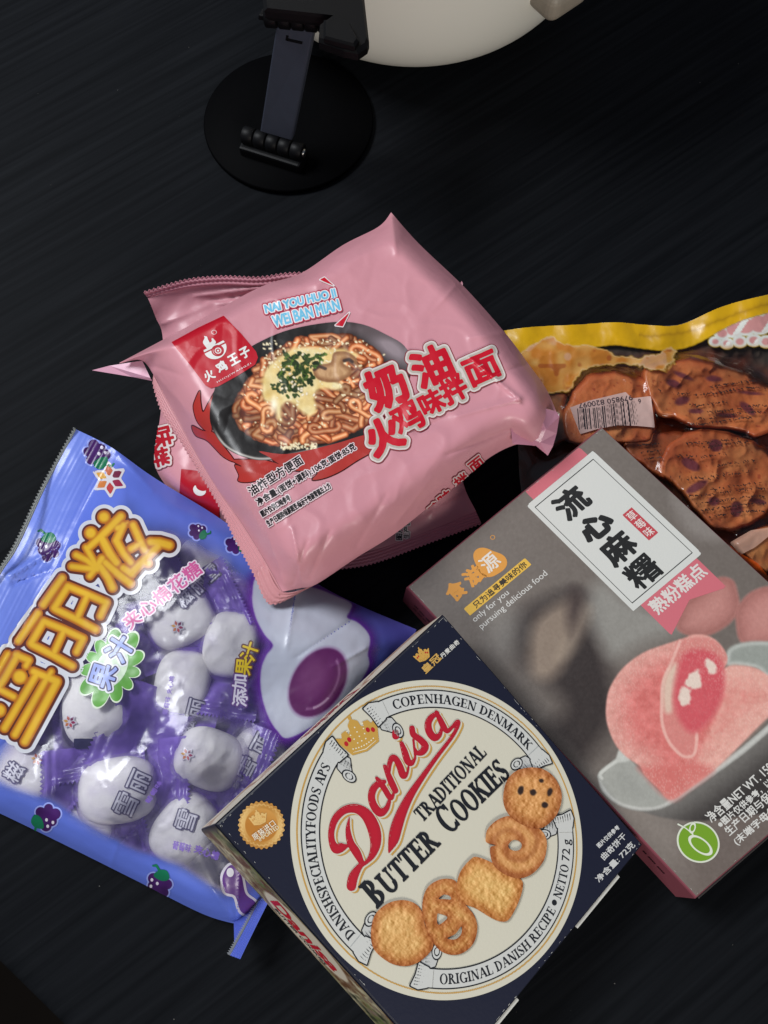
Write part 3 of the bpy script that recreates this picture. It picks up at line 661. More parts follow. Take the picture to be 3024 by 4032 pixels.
    fl = [z4((385, 45), (352, 100), (332, 135), (322, 90), (318, 42), (298, 80), (290, 120), (312, 185), (368, 225), (366, 120)), z4((284, 194), (300, 238), (352, 262), (420, 330), (470, 350), (420, 280), (380, 225), (330, 215)),
          z4((458, 345), (500, 372), (470, 366), (488, 410), (486, 436), (540, 440), (640, 412), (700, 380), (600, 345), (520, 342)), z4((576, 306), (700, 318), (900, 275), (1040, 235), (1085, 255), (1090, 295), (1000, 350), (930, 395), (860, 425), (806, 432), (830, 400), (780, 395), (700, 385), (620, 335))]
    for k_, p in enumerate(fl):
        q = spl(p, 5, True); X, Y = grid(*bounds(q, 8), 3); D2 = dpoly(X, Y, q)
        decal('flame_outline', t, sk, D2 - 3, X, Y, dk, MF, 1); shade = np.dstack([lin((red[0] + 30 * sm(Y, Y.min(), Y.max()), 0, 0)) if False else np.full(X.shape, lin(red)[0]) * (1 + .35 * fbm(X, Y, 70, k_, 2)), np.full(X.shape, lin(red)[1]), np.full(X.shape, lin(red)[2])])
        decal('flame_feather', t, sk, D2 + 1, X, Y, shade, MF, 4 if k_ == 3 else 2)
    # logo badge
    b = z2((625, 945), (800, 850), (965, 772), (1080, 890), (1176, 1006), (1188, 1045), (1170, 1090), (1060, 1160), (930, 1232), (880, 1244), (845, 1225), (740, 1085)); X, Y = grid(*bounds(b, 6), 3)
    decal('logo_badge', t, sk, dpoly(X, Y, b), X, Y, (186, 18, 38), MF, 5, label='red logo badge')
    X, Y = grid(*bounds(z2((810, 890), (1000, 1070)), 4), 2); cx, cy = z2((908, 985))[0]
    bowl = np.maximum(dell(X, Y, cx, cy, 46, 42, -.4), -(((X - cx) * .44 + (Y - cy) * .9) + 14)); bowl = np.maximum(bowl, -np.abs(((X - cx) * .44 + (Y - cy) * .9) + 2) + 3)
    sp = np.minimum(np.abs(dell(X, Y, *z2((928, 1000))[0], 16, 15)) - 2.6, np.abs(dell(X, Y, *z2((928, 1000))[0], 7, 6)) - 2); bowl = np.maximum(bowl, -np.abs(dell(X, Y, *z2((926, 1000))[0], 22, 20)) + 2.6)
    flm = dstroke(X, Y, [(*z2((868, 975))[0], 10), (*z2((850, 945))[0], 12), (*z2((850, 915))[0], 5), (*z2((838, 905))[0], 1)]); flm = np.minimum(flm, dstroke(X, Y, [(*z2((880, 965))[0], 10), (*z2((900, 945))[0], 8), (*z2((892, 925))[0], 4)]))
    decal('logo_mark', t, sk, np.minimum(bowl, flm), X, Y, (226, 224, 220), MF, 7); decal('logo_mark', t, sk, np.maximum(sp, 0 * sp - 1), X, Y, (186, 18, 38), MF, 8)
    for ch_, p, a in (('火', (870, 1160), -30), ('鸡', (950, 1104), -30), ('王', (1030, 1056), -30), ('子', (1102, 1012), -28)):
        text('logo_lettering', t, sk, char_at(ch_, z2(p)[0], 38, 40, a), (228, 226, 222), MF, 7, 1.7, (), 2)
    text('logo_lettering', t, sk, box_text('HUOJIWANGZI', *z2((926, 1214), (1146, 1090)), 9, .12), (228, 200, 200), MF, 7, .4, (), 2)
    X, Y = grid(*bounds(z2((902, 880)), 14), 2); decal('logo_mark', t, sk, np.abs(dell(X, Y, *z2((902, 880))[0], 9, 8)) - 1.2, X, Y, (226, 190, 190), MF, 7)
    # pinyin lines with blue letters, white and red outlines
    o2 = [(10, (184, 40, 70)), (6, (226, 224, 226))]
    text('pinyin_lettering', t, sk, box_text('NAI YOU HUO JI', (1050, 1243), (1326, 1178), 40), (112, 190, 222), MF, 4, 1.6, o2, 2)
    text('pinyin_lettering', t, sk, box_text('WEI BAN MIAN', (1082, 1290), (1340, 1222), 42), (112, 190, 222), MF, 7, 1.6, o2, 2)
    for tr in (z3((92, 488), (118, 474), (172, 522)), z3((182, 758), (225, 764), (265, 682))):
        X, Y = grid(*bounds(tr, 8), 2); d_ = dpoly(X, Y, tr); decal('burst_mark', t, sk, d_ - 4, X, Y, (230, 216, 216), MF, 4); decal('burst_mark', t, sk, d_, X, Y, (196, 22, 44), MF, 6)
    # main title: red brush characters
    P = []
    for ch_, p, w_, h_, a in (('奶', (482, 1125), 158, 178, -24), ('油', (752, 1000), 156, 164, -24), ('火', (470, 1412), 140, 150, -26), ('鸡', (604, 1300), 120, 138, -28), ('味', (752, 1214), 98, 104, -28), ('拌', (882, 1136), 104, 116, -28), ('面', (1050, 1016), 140, 122, -24)):
        P += char_at(ch_, z3(p)[0], w_ * .92, h_ * .86, a)
    Fl, X, Y = field(P, 2.2, 34, [8.5, 7, 9, 4.6, 4, 4.4, 5]); wob = 1.6 * fbm(X, Y, 26, 3, 2)
    decal('title_outline', t, sk, Fl - 18, X, Y, (140, 30, 44), MF, 6); decal('title_outline', t, sk, Fl - 15, X, Y, (214, 204, 198), MF, 7); decal('title_outline', t, sk, Fl - 8, X, Y, (184, 176, 164), MF, 8)
    decal('title_lettering', t, sk, Fl + wob, X, Y, (196, 18, 40), MF, 9, label='red brushed title characters')
    # small print, black with white edge
    wo = [(4.5, (226, 206, 208))]
    for s_, a, b_, h in (('油炸型方便面', (548, 502), (772, 360), 40), ('净含量:(面饼+调料):106克,面饼:85克', (580, 548), (1003, 302), 34), ('图片仅供口味参考', (596, 592), (716, 520), 26), ('生产日期和保质期至:标示于包装背面左上方', (622, 634), (892, 468), 26)):
        p, q = z4(a, b_); text('small_print', t, sk, box_text(s_, p, q, h), (26, 22, 24), MF, 6, .9, wo, 2)
    # wrapped-over side lettering
    P = char_at('味', z4((1385, 505))[0], 58, 46, -38) + char_at('拌', z4((1455, 432))[0], 58, 48, -38) + char_at('面', z4((1520, 362))[0], 58, 48, -38) + char_at('鸡', z4((1335, 552))[0], 44, 40, -38)
    text('side_lettering', t, sk, P, (176, 24, 40), MF, 5, 1.6, [(8.5, (150, 60, 70)), (6, (206, 184, 184))], 2.5)
    return t
M['crumple'] = ink('crumpled_foil', .22, .3, (140, .3))
build_upper()

# ================================================================== cookie box and dessert box
class Carton:
    """printed carton lying tilted: top face given by its four corners in the photo, tilt from its square shape"""
    def __init__(s, name, px, n, thick, zmin, label, cat, shear=(0, 0)):
        s.px = px; s.n = np.array(n) / np.linalg.norm(n); s.th = thick; s.dv = -s.n * thick + np.array([shear[0], shear[1], 0.])       # the carton leans a little out of square
        lo, hi = .05, .5                                     # slide along the sight lines until its lowest edge rests at zmin
        for _ in range(60):
            k = (lo + hi) / 2; d0 = rays([px[0]])[0]; o = CAM + d0 * k; pl = Plane(o, s.n); C = pl(px)[0]
            if (C + s.dv)[:, 2].min() > zmin: lo = k
            else: hi = k
        s.C = C; s.pl = Plane(C[0], s.n); s.H = homog([(0, 0), (1, 0), (1, 1), (0, 1)], px)
        s.U = np.linalg.norm(C[1] - C[0]); s.W = np.linalg.norm(C[3] - C[0])
        b = (C + s.dv).mean(0); s.t = thing(name, (b[0], b[1], (C + s.dv)[:, 2].min()), label, cat)
        print('CARTON', name, s.U, s.W, 'corner z', C[:, 2].round(4), 'bottom', (C + s.dv)[:, 2].round(4))
    def uv(s, q): return ap(s.H, q)                           # face coordinates (0..1) -> photo
    def top(s, q): return s.pl(s.uv(q))                       # print mapped in face coordinates
    def body(s, mat_cols, bev=.0011):
        C, n = s.C, s.n; cen = C.mean(0); r = []
        for off, ins in ((0, bev), (bev * .35, bev * .3), (bev, 0), (s.th - bev, 0), (s.th - bev * .3, bev * .3), (s.th, bev)):
            q = C.copy()
            for i in range(4):
                a, b = C[i - 1] - C[i], C[(i + 1) % 4] - C[i]; q[i] = C[i] + ins * (a / np.linalg.norm(a) + b / np.linalg.norm(b))
            r.append(q + s.dv * (off / s.th))
        Vt = np.concatenate(r); f = [(0, 1, 2, 3), (23, 22, 21, 20)] + [(k * 4 + i, (k + 1) * 4 + i, (k + 1) * 4 + (i + 1) % 4, k * 4 + (i + 1) % 4) for k in range(5) for i in range(4)]
        return mesh('box_shell', Vt, f, M['gloss_card'], s.t, lin(mat_cols), smooth=False)
    def side(s, i, q):
        """map (a along the side from corner i to i+1, d down the side, both 0..1) to the side wall"""
        q = np.atleast_2d(q); A, B = s.C[i], s.C[(i + 1) % 4]; e = B - A; out = np.cross(s.dv, e); out /= np.linalg.norm(out)
        P = A + q[:, :1] * e + q[:, 1:2] * s.dv; return P, np.broadcast_to(out, P.shape), np.ones(len(q), bool)

def build_cookie_box():
    px = [(1765, 4265), (2535, 3326), (1747, 2417), (847, 3246)]
    B = Carton('cookie_box', px, (.236, -.068, .969), .027, .0008, 'navy square cookie box with a large round cream emblem, leaning on the candy bag', 'cookie box', (-.0038, -.0052))
    t = B.t; B.body((20, 23, 38)); MP, MG = M['paper'], M['gloss_card']; T = B.top; inv = np.linalg.inv(B.H); uvp = lambda *p: ap(inv, p)
    c0 = np.array([.497, .507]); R = .482
    st = .0022; X, Y = grid(0.004, .004, .996, .996, .012); r = np.full(X.shape, -1.)
    decal('top_panel', t, T, np.maximum(np.abs(X - .5), np.abs(Y - .5)) - .493, X, Y, (27, 30, 48), MG, 0)
    X, Y = grid(0, 0, 1, 1, .004); rr = np.hypot(X - c0[0], Y - c0[1])
    lim = np.maximum(rr - R, np.maximum(np.abs(X - .5), np.abs(Y - .5)) - .4925)
    decal('emblem', t, T, lim, X, Y, (212, 207, 188), MP, 1, label='round cream emblem')
    decal('emblem_ring', t, T, np.maximum(np.abs(rr - .462) - .0024, np.maximum(np.abs(X - .5), np.abs(Y - .5)) - .492), X, Y, (196, 152, 74), MP, 2)
    X, Y = grid(0, 0, 1, 1, .003); ang = np.degrees(np.arctan2(Y - c0[1], X - c0[0])); rr = np.hypot(X - c0[0], Y - c0[1]) / R
    def arcband(a0, a1, r0, r1, soft=0):
        am, ah = (a0 + a1) / 2, (a1 - a0) / 2; da = (ang - am + 180) % 360 - 180
        return np.maximum(np.maximum(rr - r1, r0 - rr) * R, (np.abs(da) - ah) * np.pi / 180 * R * .87)
    def pt(r, a): return c0 + R * r * np.array([math.cos(math.radians(a)), math.sin(math.radians(a))])
    def ringtext(txt, a_start, a_end, r_in, r_out, flip=False):
        h = (r_out - r_in) * R
        def Tm(q, W):
            fr = q[:, 0] / W; a = np.radians(a_start + (a_end - a_start) * fr); r_ = (r_out - q[:, 1] * (r_out - r_in)) if flip else (r_in + q[:, 1] * (r_out - r_in))
            return np.stack([c0[0] + R * r_ * np.cos(a), c0[1] + R * r_ * np.sin(a)], 1)
        return serif(txt, Tm)
    BK, WH = (24, 27, 34), (205, 205, 200)
    for a0, a1, tx, ts, te, fl in ((-6, 74.5, 'COPENHAGEN DENMARK', 68.5, -1.5, False), (104, 186, 'DANISHSPECIALITYFOODS APS', 181.5, 108, False), (217, 321, 'ORIGINAL DANISH RECIPE', 222.5, 285, True)):
        d = arcband(a0, a1, .822, .928); decal('banner_outline', t, T, d - .004, X, Y, BK, MP, 3); decal('banner', t, T, d, X, Y, WH, MP, 4)
        text('banner_lettering', t, T, ringtext(tx, ts, te, .845, .905, fl), BK, MP, 5, .0003, (), .0013)
        # folded banner ends: a flared tip, a tail tucked under it and a small curl, with engraved hatching
        for a, sgn in ((a0, -1), (a1, 1)):
            tail = [pt(.835, a + sgn * 2.5), pt(.80, a - sgn * 3), pt(.70, a - sgn * 5.5), pt(.715, a - sgn * 1.5), pt(.77, a + sgn * 3.5)]
            d2 = dpoly(X, Y, tail) - .002; decal('banner_tail', t, T, d2 - .0035, X, Y, BK, MP, 3); decal('banner_tail', t, T, d2, X, Y, (196, 196, 192), MP, 4)
            p = pt(.715, a - sgn * 3.6); d3 = dell(X, Y, p[0], p[1], .021, .014, math.radians(a)); decal('banner_curl', t, T, d3 - .003, X, Y, BK, MP, 5); decal('banner_curl', t, T, d3, X, Y, (204, 204, 199), MP, 6); decal('banner_curl', t, T, np.abs(d3 + .006) - .0013, X, Y, BK, MP, 7)
            flare = [pt(.815, a - sgn * .5), pt(.932, a - sgn * .5), pt(.95, a + sgn * 3), pt(.94, a + sgn * 6.2), pt(.87, a + sgn * 5), pt(.795, a + sgn * 4.6)]
            d1 = dpoly(X, Y, flare); decal('banner_end', t, T, d1 - .004, X, Y, BK, MP, 7); decal('banner_end', t, T, np.minimum(d1, arcband(*((a - 2.5, a + .2) if sgn > 0 else (a - .2, a + 2.5)), .822, .928)), X, Y, WH, MP, 8)
            hd = np.full(X.shape, 1.)
            for m_ in range(7): hd = np.minimum(hd, dseg(X, Y, pt(.812 + m_ * .019, a + sgn * (4.4 + .6 * (m_ > 3))), pt(.815 + m_ * .018, a + sgn * (1.6 - .7 * (m_ % 2))), .0016, .0003))
            for m_ in range(4): hd = np.minimum(hd, dseg(X, Y, pt(.745 + m_ * .02, a + sgn * 2), pt(.735 + m_ * .02, a - sgn * 2.5), .0014, .0003))
            decal('banner_hatching', t, T, hd, X, Y, BK, MP, 9)
    text('banner_lettering', t, T, ringtext('NETTO 72 g', 289.8, 315.5, .845, .905, True), BK, MP, 5, .0003, (), .0013)
    p = pt(.872, 287.4); decal('banner_dot', t, T, dell(X, Y, p[0], p[1], .009, .009), X, Y, BK, MP, 5)
    # words
    def line(txt, p0, p1, h, caps=None, gap=.03):
        p0, p1 = np.array(p0), np.array(p1); e = (p1 - p0) / np.linalg.norm(p1 - p0); g = np.array([-e[1], e[0]]); L = np.linalg.norm(p1 - p0)
        return serif(txt, lambda q, W: p0 + np.outer(q[:, 0] * L / W, e) + np.outer(q[:, 1] * h, g), gap, caps)
    a, b = uvp(zA((560, 822))[0], zA((944, 412))[0]); text('subtitle_lettering', t, T, line('TRADITIONAL', a + [-.002, .008], b + [-.002, .008], .044), BK, MP, 4, .0009, (), .0015)
    a, b = uvp(zA((276, 1322))[0], zA((656, 938))[0]); text('product_lettering', t, T, line('BUTTER', a, b, .068, {0: 1.22}), BK, MP, 4, .0019, (), .0018)
    a, b = uvp(zA((706, 886))[0], zA((1072, 528))[0]); text('product_lettering', t, T, line('COOKIES', a, b, .068, {0: 1.22}), BK, MP, 4, .0019, (), .0018)
    # script brand name, traced with a brush
    S_ = [[(262, 1080, 32), (225, 1090, 34), (196, 1040, 24), (192, 960, 22), (222, 870, 26), (290, 808, 28), (375, 800, 34), (450, 850, 42), (500, 950, 46), (512, 1050, 38), (488, 1135, 24), (445, 1188, 13), (400, 1215, 20), (352, 1290, 34), (336, 1362, 34)], [(262, 1085, 30), (305, 1068, 12)],
          [(322, 862, 3), (312, 950, 17), (330, 1045, 26), (372, 1115, 30), (408, 1185, 20)],
          [(575, 604, 15), (535, 617, 22), (497, 655, 26), (482, 715, 26), (500, 780, 28), (545, 828, 30), (590, 800, 20), (610, 750, 14)], [(520, 578, 12), (548, 612, 20), (585, 670, 21), (618, 720, 20), (640, 700, 10), (650, 655, 8)],
          [(578, 492, 13), (602, 550, 20), (632, 620, 24), (655, 668, 22)], [(605, 560, 12), (612, 480, 17), (632, 430, 20), (660, 440, 22), (690, 500, 25), (712, 560, 24), (740, 545, 10), (750, 500, 8)],
          [(700, 325, 15), (722, 385, 23), (745, 455, 25), (775, 470, 17), (800, 430, 8)], [(656, 248, 24), (658, 272, 26)],
          [(776, 216, 20), (786, 262, 22), (836, 300, 24), (872, 345, 26), (850, 388, 24), (812, 396, 15), (800, 370, 10)], [(800, 430, 8), (786, 300, 8)],
          [(962, 105, 13), (918, 135, 21), (893, 185, 25), (903, 245, 27), (940, 285, 26), (978, 262, 16), (990, 220, 10)], [(952, 98, 12), (978, 150, 20), (1005, 205, 22), (1032, 238, 16), (1070, 205, 12), (1098, 176, 16), (1112, 172, 16), (1104, 208, 14), (1062, 285, 13), (950, 432, 15), (850, 572, 20), (762, 705, 28), (700, 830, 37), (662, 940, 42), (640, 1030, 36), (606, 1122, 3)]]
    Xb, Yb = grid(140, 60, 1180, 1430, 7.0)
    Fl = np.full(Xb.shape, 1e6)
    for s_ in S_: Fl = np.minimum(Fl, dstroke(Xb, Yb, spl(s_, 4)))
    sfB = lambda q: B.pl(np.array(zB(*[tuple(x) for x in q])))
    sh = lambda dx, dy: (lambda q: sfB(np.asarray(q) + np.array([dx, dy])))
    decal('brand_shadow', t, sh(24, 16), Fl - 1, Xb, Yb, (198, 154, 74), MP, 3); decal('brand_gap', t, sh(10, 7), Fl - 3, Xb, Yb, (212, 207, 188), MP, 4)
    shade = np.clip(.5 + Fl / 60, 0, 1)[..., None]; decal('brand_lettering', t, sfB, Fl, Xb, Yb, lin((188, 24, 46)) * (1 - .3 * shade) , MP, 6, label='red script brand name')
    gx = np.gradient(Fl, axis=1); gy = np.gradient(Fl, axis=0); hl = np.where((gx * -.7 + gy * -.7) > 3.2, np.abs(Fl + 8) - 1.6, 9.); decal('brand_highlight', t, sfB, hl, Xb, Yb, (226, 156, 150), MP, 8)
    # gold crown
    def crown(surf, cx, cy, k, rot, gold, red, layer, st, white=(236, 226, 196)):
        c, s = math.cos(rot), math.sin(rot); Tm = lambda x, y: (cx + k * (x * c - y * s), cy + k * (x * s + y * c))
        pts = [(-.62, .55), (-.98, -.35), (-.7, -.2), (-.62, -.42), (-.45, -.45), (-.42, -.2), (-.22, -.35), (-.2, -.62), (0, -.8), (.2, -.62), (.22, -.35), (.42, -.2), (.45, -.45), (.62, -.42), (.7, -.2), (.98, -.35), (.62, .55), (0, .68)]
        q = [Tm(*p) for p in pts]; X_, Y_ = grid(*bounds(q, k * .25), st); d = dpoly(X_, Y_, q) - k * .05; d = np.minimum(d, dell(X_, Y_, *Tm(0, -.92), k * .08, k * .1)); decal('crown', t, surf, d, X_, Y_, gold, MP, layer)
        dd = np.full(X_.shape, 1e3)
        for x, y in ((-.46, .02), (.46, .02), (-.66, .12), (.66, .12)): dd = np.minimum(dd, dell(X_, Y_, *Tm(x, y - .1), k * .085, k * .11, rot))
        decal('crown_gem', t, surf, dd, X_, Y_, red, MP, layer + 1)
        dd = np.full(X_.shape, 1e3)
        for i in range(9): dd = np.minimum(dd, dell(X_, Y_, *Tm(-.5 + i * .125, .36 + .08 * (1 - ((i - 4) / 4) ** 2)), k * .035, k * .035))
        for i in range(4):
            for sx in (-.2, 0, .2): dd = np.minimum(dd, dell(X_, Y_, *Tm(sx * (1 + i * .3), .22 - i * .22), k * .035, k * .035))
        dd = np.minimum(dd, dstroke(X_, Y_, [(*Tm(-.55, .5), k * .015), (*Tm(0, .62), k * .02), (*Tm(.55, .5), k * .015)])); decal('crown_pearl', t, surf, dd, X_, Y_, white, MP, layer + 1)
    crown(B.pl, *zB((395, 275))[0], 90, math.radians(-28), (200, 156, 72), (186, 30, 40), 4, 2.5)
    crown(B.pl, *zG((1192, 248))[0], 34, math.radians(-28), (206, 160, 78), (186, 40, 40), 3, 2, (120, 80, 40))
    # corner lettering
    ua = zG((1215, 358), (1292, 275)); text('corner_lettering', t, B.pl, box_text('皇冠', *zG((1212, 352), (1300, 268)), 33), (206, 164, 88), MP, 3, .8, (), 2)
    text('corner_lettering', t, B.pl, box_text('丹麦曲奇', *zG((1303, 268), (1398, 182)), 20), (214, 212, 206), MP, 3, .5, (), 2)
    for s_, a, b, h in (('图片仅供参考', (1352, 178), (1456, 78), 20), ('曲奇饼干', (1378, 240), (1492, 122), 28), ('净含量: 72克', (1352, 352), (1534, 166), 28)):
        text('corner_lettering', t, B.pl, box_text(s_, *zI(a, b), h), (206, 206, 204), MP, 3, .6, (), 2)
    # scalloped gold seal
    cx, cy = zG((317, 1173))[0]; X, Y = grid(cx - 105, cy - 105, cx + 105, cy + 105, 3); an = np.arctan2(Y - cy, X - cx); rad = np.hypot(X - cx, (Y - cy) * .97)
    c = Canvas(cx - 105, cy - 105, cx + 105, cy + 105, 3, (208, 160, 84)); tone = np.sin(an * 2 + 1) * .5 + .5; c.rgb = np.dstack([190 + 36 * tone, 134 + 50 * tone, 62 + 52 * tone]); c.blend((np.abs(rad - 78 - 3 * np.cos(an * 30)) < 2) * .6, (232, 196, 130)); c.blend((np.abs(rad - 86 - 3 * np.cos(an * 30)) < 1.6) * .5, (150, 100, 50)); c.blend(np.clip((66 - rad) / 3, 0, 1), (188, 124, 50)); c.blend(np.clip((66 - rad) / 3, 0, 1) * sm(-(Y - cy) + (X - cx) * .3, -20, 80) * .5, (230, 180, 104))
    decal('seal_sticker', t, B.pl, rad - (90 + 3.2 * np.cos(an * 28)), X, Y, c.out(), MG, 3, label='gold scalloped imported seal')
    crown(B.pl, cx - 12, cy - 26, 36, math.radians(-16), (226, 186, 116), (214, 160, 86), 5, 2, (190, 130, 60))
    text('seal_lettering', t, B.pl, box_text('原装进口', *zG((282, 1258), (398, 1172)), 27), (236, 226, 204), MG, 7, .3, (), 2)
    text('seal_lettering', t, B.pl, box_text('IMPORTED', *zG((310, 1262), (415, 1190)), 16), (236, 220, 180), MG, 5, .4, (), 2)
    # cookies
    def cookie(nm, outline, light, base, dark, seed, holes=(), extra=None, layer=3):
        q = spl(zA(*outline), 6, True); c = Canvas(*bounds(q, 6), 3, base); X, Y = c.X, c.Y; d = dpoly(X, Y, q)
        hs = [spl(zA(*h_), 5, True) for h_ in holes]; dh = np.full(X.shape, 1e6)
        for h_ in hs: dh = np.minimum(dh, dpoly(X, Y, h_))
        e = -np.maximum(d, -dh); c.blend(np.exp(-e / 26.) * .85, dark); nz = fbm(X, Y, 26, seed, 4); c.blend(np.clip(sm(e, 10, 60) * .8 + nz * .8, 0, 1), light)
        lx = np.gradient(fbm(X, Y, 16, seed + 3, 3), axis=1); c.rgb += (lx * 260)[..., None]; c.rgb += ((Y.mean() - Y) * .06)[..., None]
        rs = np.random.default_rng(seed); sp = rs.random(X.shape) > .985; c.blend(sp * .35 * (e > 8), (246, 222, 168))
        if extra: extra(c, d)
        decal(nm, t, B.pl, np.maximum(d, -dh), X, Y, c.out(), MP, layer + 8)
    L_, B_, D_ = (226, 178, 110), (206, 142, 76), (160, 84, 36)
    cookie('printed_cookie', [(240, 1450), (262, 1360), (330, 1295), (420, 1270), (500, 1290), (545, 1345), (560, 1420), (610, 1530), (560, 1610), (470, 1659), (370, 1650), (280, 1590), (245, 1530)], L_, B_, D_, 3)
    cookie('printed_cookie', [(548, 1260), (580, 1190), (650, 1148), (730, 1150), (760, 1200), (770, 1260), (810, 1310), (850, 1360), (870, 1430), (850, 1520), (790, 1580), (720, 1595), (650, 1570), (600, 1510), (570, 1440), (545, 1350)], L_, B_, D_, 5,
           [[(640, 1262), (670, 1238), (706, 1246), (712, 1266), (676, 1264)], [(636, 1415), (632, 1355), (650, 1352), (690, 1368), (680, 1390)], [(690, 1496), (740, 1470), (775, 1425), (774, 1470), (740, 1502)]], layer=4)
    cookie('printed_cookie', [(746, 1180), (770, 1100), (830, 1028), (870, 1015), (960, 1050), (1060, 1110), (1130, 1150), (1138, 1200), (1110, 1290), (1060, 1380), (1020, 1398), (960, 1380), (860, 1320), (790, 1290), (750, 1230)], (230, 184, 112), (214, 152, 82), (172, 98, 44), 8, layer=5)
    def rosette(c, d):
        cx, cy = zA((1085, 945))[0]; an = np.arctan2(c.Y - cy, c.X - cx); rd = np.hypot(c.X - cx, c.Y - cy)
        g = np.sin(rd * .1 + an * 2 + 2.2); c.blend(np.clip(g, 0, 1) * .4, (232, 178, 116)); c.blend(np.clip(-g, 0, 1) * .45, (150, 80, 40))
    cookie('printed_cookie', [(918, 900), (930, 850), (980, 800), (1050, 772), (1110, 790), (1180, 830), (1240, 850), (1275, 900), (1280, 960), (1260, 1040), (1200, 1110), (1130, 1140), (1060, 1130), (990, 1090), (955, 1040), (945, 960), (980, 945), (925, 930)], (222, 164, 100), (208, 140, 80), (164, 90, 44), 11, [[(1052, 950), (1070, 920), (1100, 914), (1130, 935), (1126, 965), (1100, 978), (1066, 970)]], rosette, 6)
    def chips(c, d):
        for x, y, a, b in ((1125, 620, 17, 26), (1198, 632, 20, 18), (1297, 630, 15, 24), (1268, 706, 20, 18), (1248, 562, 14, 12)): c.shape(dell(c.X, c.Y, *zA((x, y))[0], a * .66, b * .66, .3) + 4 * fbm(c.X, c.Y, 12, x, 2), (52, 36, 30), 5)
    cookie('printed_cookie', [(1022, 650), (1040, 570), (1090, 510), (1170, 485), (1260, 495), (1330, 550), (1368, 640), (1355, 730), (1310, 800), (1240, 845), (1150, 830), (1070, 780), (1030, 720)], (222, 160, 96), (204, 136, 76), (158, 88, 44), 14, (), chips, 8)
    # side walls: cream wall with brown scrolls and red script, landscape wall with an oval brand panel
    def wall(i, paint, n=(320, 26), nm='side_print'):
        A_, D_ = np.meshgrid(np.linspace(.004, .996, n[0]), np.linspace(.03, .97, n[1])); P, N, _ = B.side(i, np.c_[A_.ravel(), D_.ravel()])
        rgb = paint(A_, D_); mesh(nm, P + N * .00012, gridfaces(n[1], n[0]), MG, t, lin(np.clip(rgb.reshape(-1, 3), 0, 255)))
    def cream(a, d):
        rgb = np.empty(a.shape + (3,)); rgb[:] = (206, 198, 180); n1 = fbm(a * 1000, d * 250, 130, 5, 3)
        e = np.abs(d - .45 - .4 * np.sin(a * 9 + 4 * n1)); m = np.clip(1 - e / .16, 0, 1)[..., None] * (np.abs(a - .5) > .13)[..., None]
        rgb = rgb * (1 - m * .75) + np.array((136, 84, 58)) * m * .75
        return rgb
    wall(2, cream)
    def land(a, d):
        n1, n2, n3 = fbm(a * 1000, d * 230, 120, 21, 4), fbm(a * 1000, d * 230, 46, 22, 4), fbm(a * 1000, d * 230, 30, 23, 3); rgb = np.empty(a.shape + (3,)); rgb[:] = (142, 134, 104)
        for m, cc in ((np.clip(n1 * 5, 0, 1), (96, 104, 62)), (np.clip(-n1 * 5, 0, 1), (186, 178, 150)), (np.clip(n2 * 5, 0, 1), (92, 62, 40)), (np.clip(-n2 * 4 - .2, 0, 1), (48, 50, 36)), (np.clip(n3 * 5 - .3, 0, 1), (120, 104, 92)), (sm(a, .03, 0), (40, 36, 30))):
            rgb = rgb * (1 - m[..., None]) + np.array(cc, float) * m[..., None]
        e = np.hypot((a - .44) / .19, (d - .5) / .46); m = np.clip((1 - e) * 12, 0, 1)[..., None]; rgb = rgb * (1 - m) + np.array((196, 186, 168)) * m
        m = np.clip(1 - np.abs(e - 1.02) * 14, 0, 1)[..., None] * .6; return rgb * (1 - m) + np.array((110, 80, 60)) * m
    wall(3, land, (320, 30))
    # the white paper lip along the upper rim of the landscape side
    A_, D_ = np.meshgrid(np.linspace(.012, .985, 60), np.linspace(.0, .09, 4)); 
    def side_text(i, txt, a0, a1, d0, d1, col, layer, bold, nm, flip=False):
        P = layout(txt); A = np.concatenate(P); x = np.r_[A[:, 0], A[:, 2]]; y = np.r_[A[:, 1], A[:, 3]]
        fx = lambda v: a0 + (a1 - a0) * (v - x.min()) / (x.max() - x.min()); fy = lambda v: d1 + (d0 - d1) * (v - y.min()) / (y.max() - y.min())
        k = B.th / B.U; Q = [np.c_[fx(S[:, 0]), fy(S[:, 1]) * k, fx(S[:, 2]), fy(S[:, 3]) * k] for S in P]
        sf = lambda q: B.side(i, np.c_[q[:, 0], q[:, 1] / k]); text(nm, t, sf, Q, col, MG, layer, bold, (), .0022, None)
    # corner order: 2 = top-left wall (from the top corner to the left corner), 3 = lower-left wall
    side_text(2, 'Danisa', .36, .58, .3, .78, (150, 36, 44), 3, .003, 'side_brand'); side_text(3, 'Danisa', .30, .58, .3, .66, (178, 28, 44), 3, .004, 'side_brand'); side_text(3, 'BUTTER COOKIES', .33, .56, .7, .82, (70, 60, 56), 3, .0008, 'side_lettering')
    # paper lips of the tucked flaps on the lower right edge
    e = B.C[1] - B.C[0]; out = np.cross(e, B.n); out /= np.linalg.norm(out); el = np.linalg.norm(e); e = e / el
    for a0, a1 in ((.02, .33), (.63, .86)):
        box_solid('tuck_flap', t, M['card_edge'], B.C[0] + e * el * (a0 + a1) / 2 - B.n * .0016 + out * .0004, [e, out, B.n], (el * (a1 - a0) / 2, .0009, .0006), .0002)
    return B
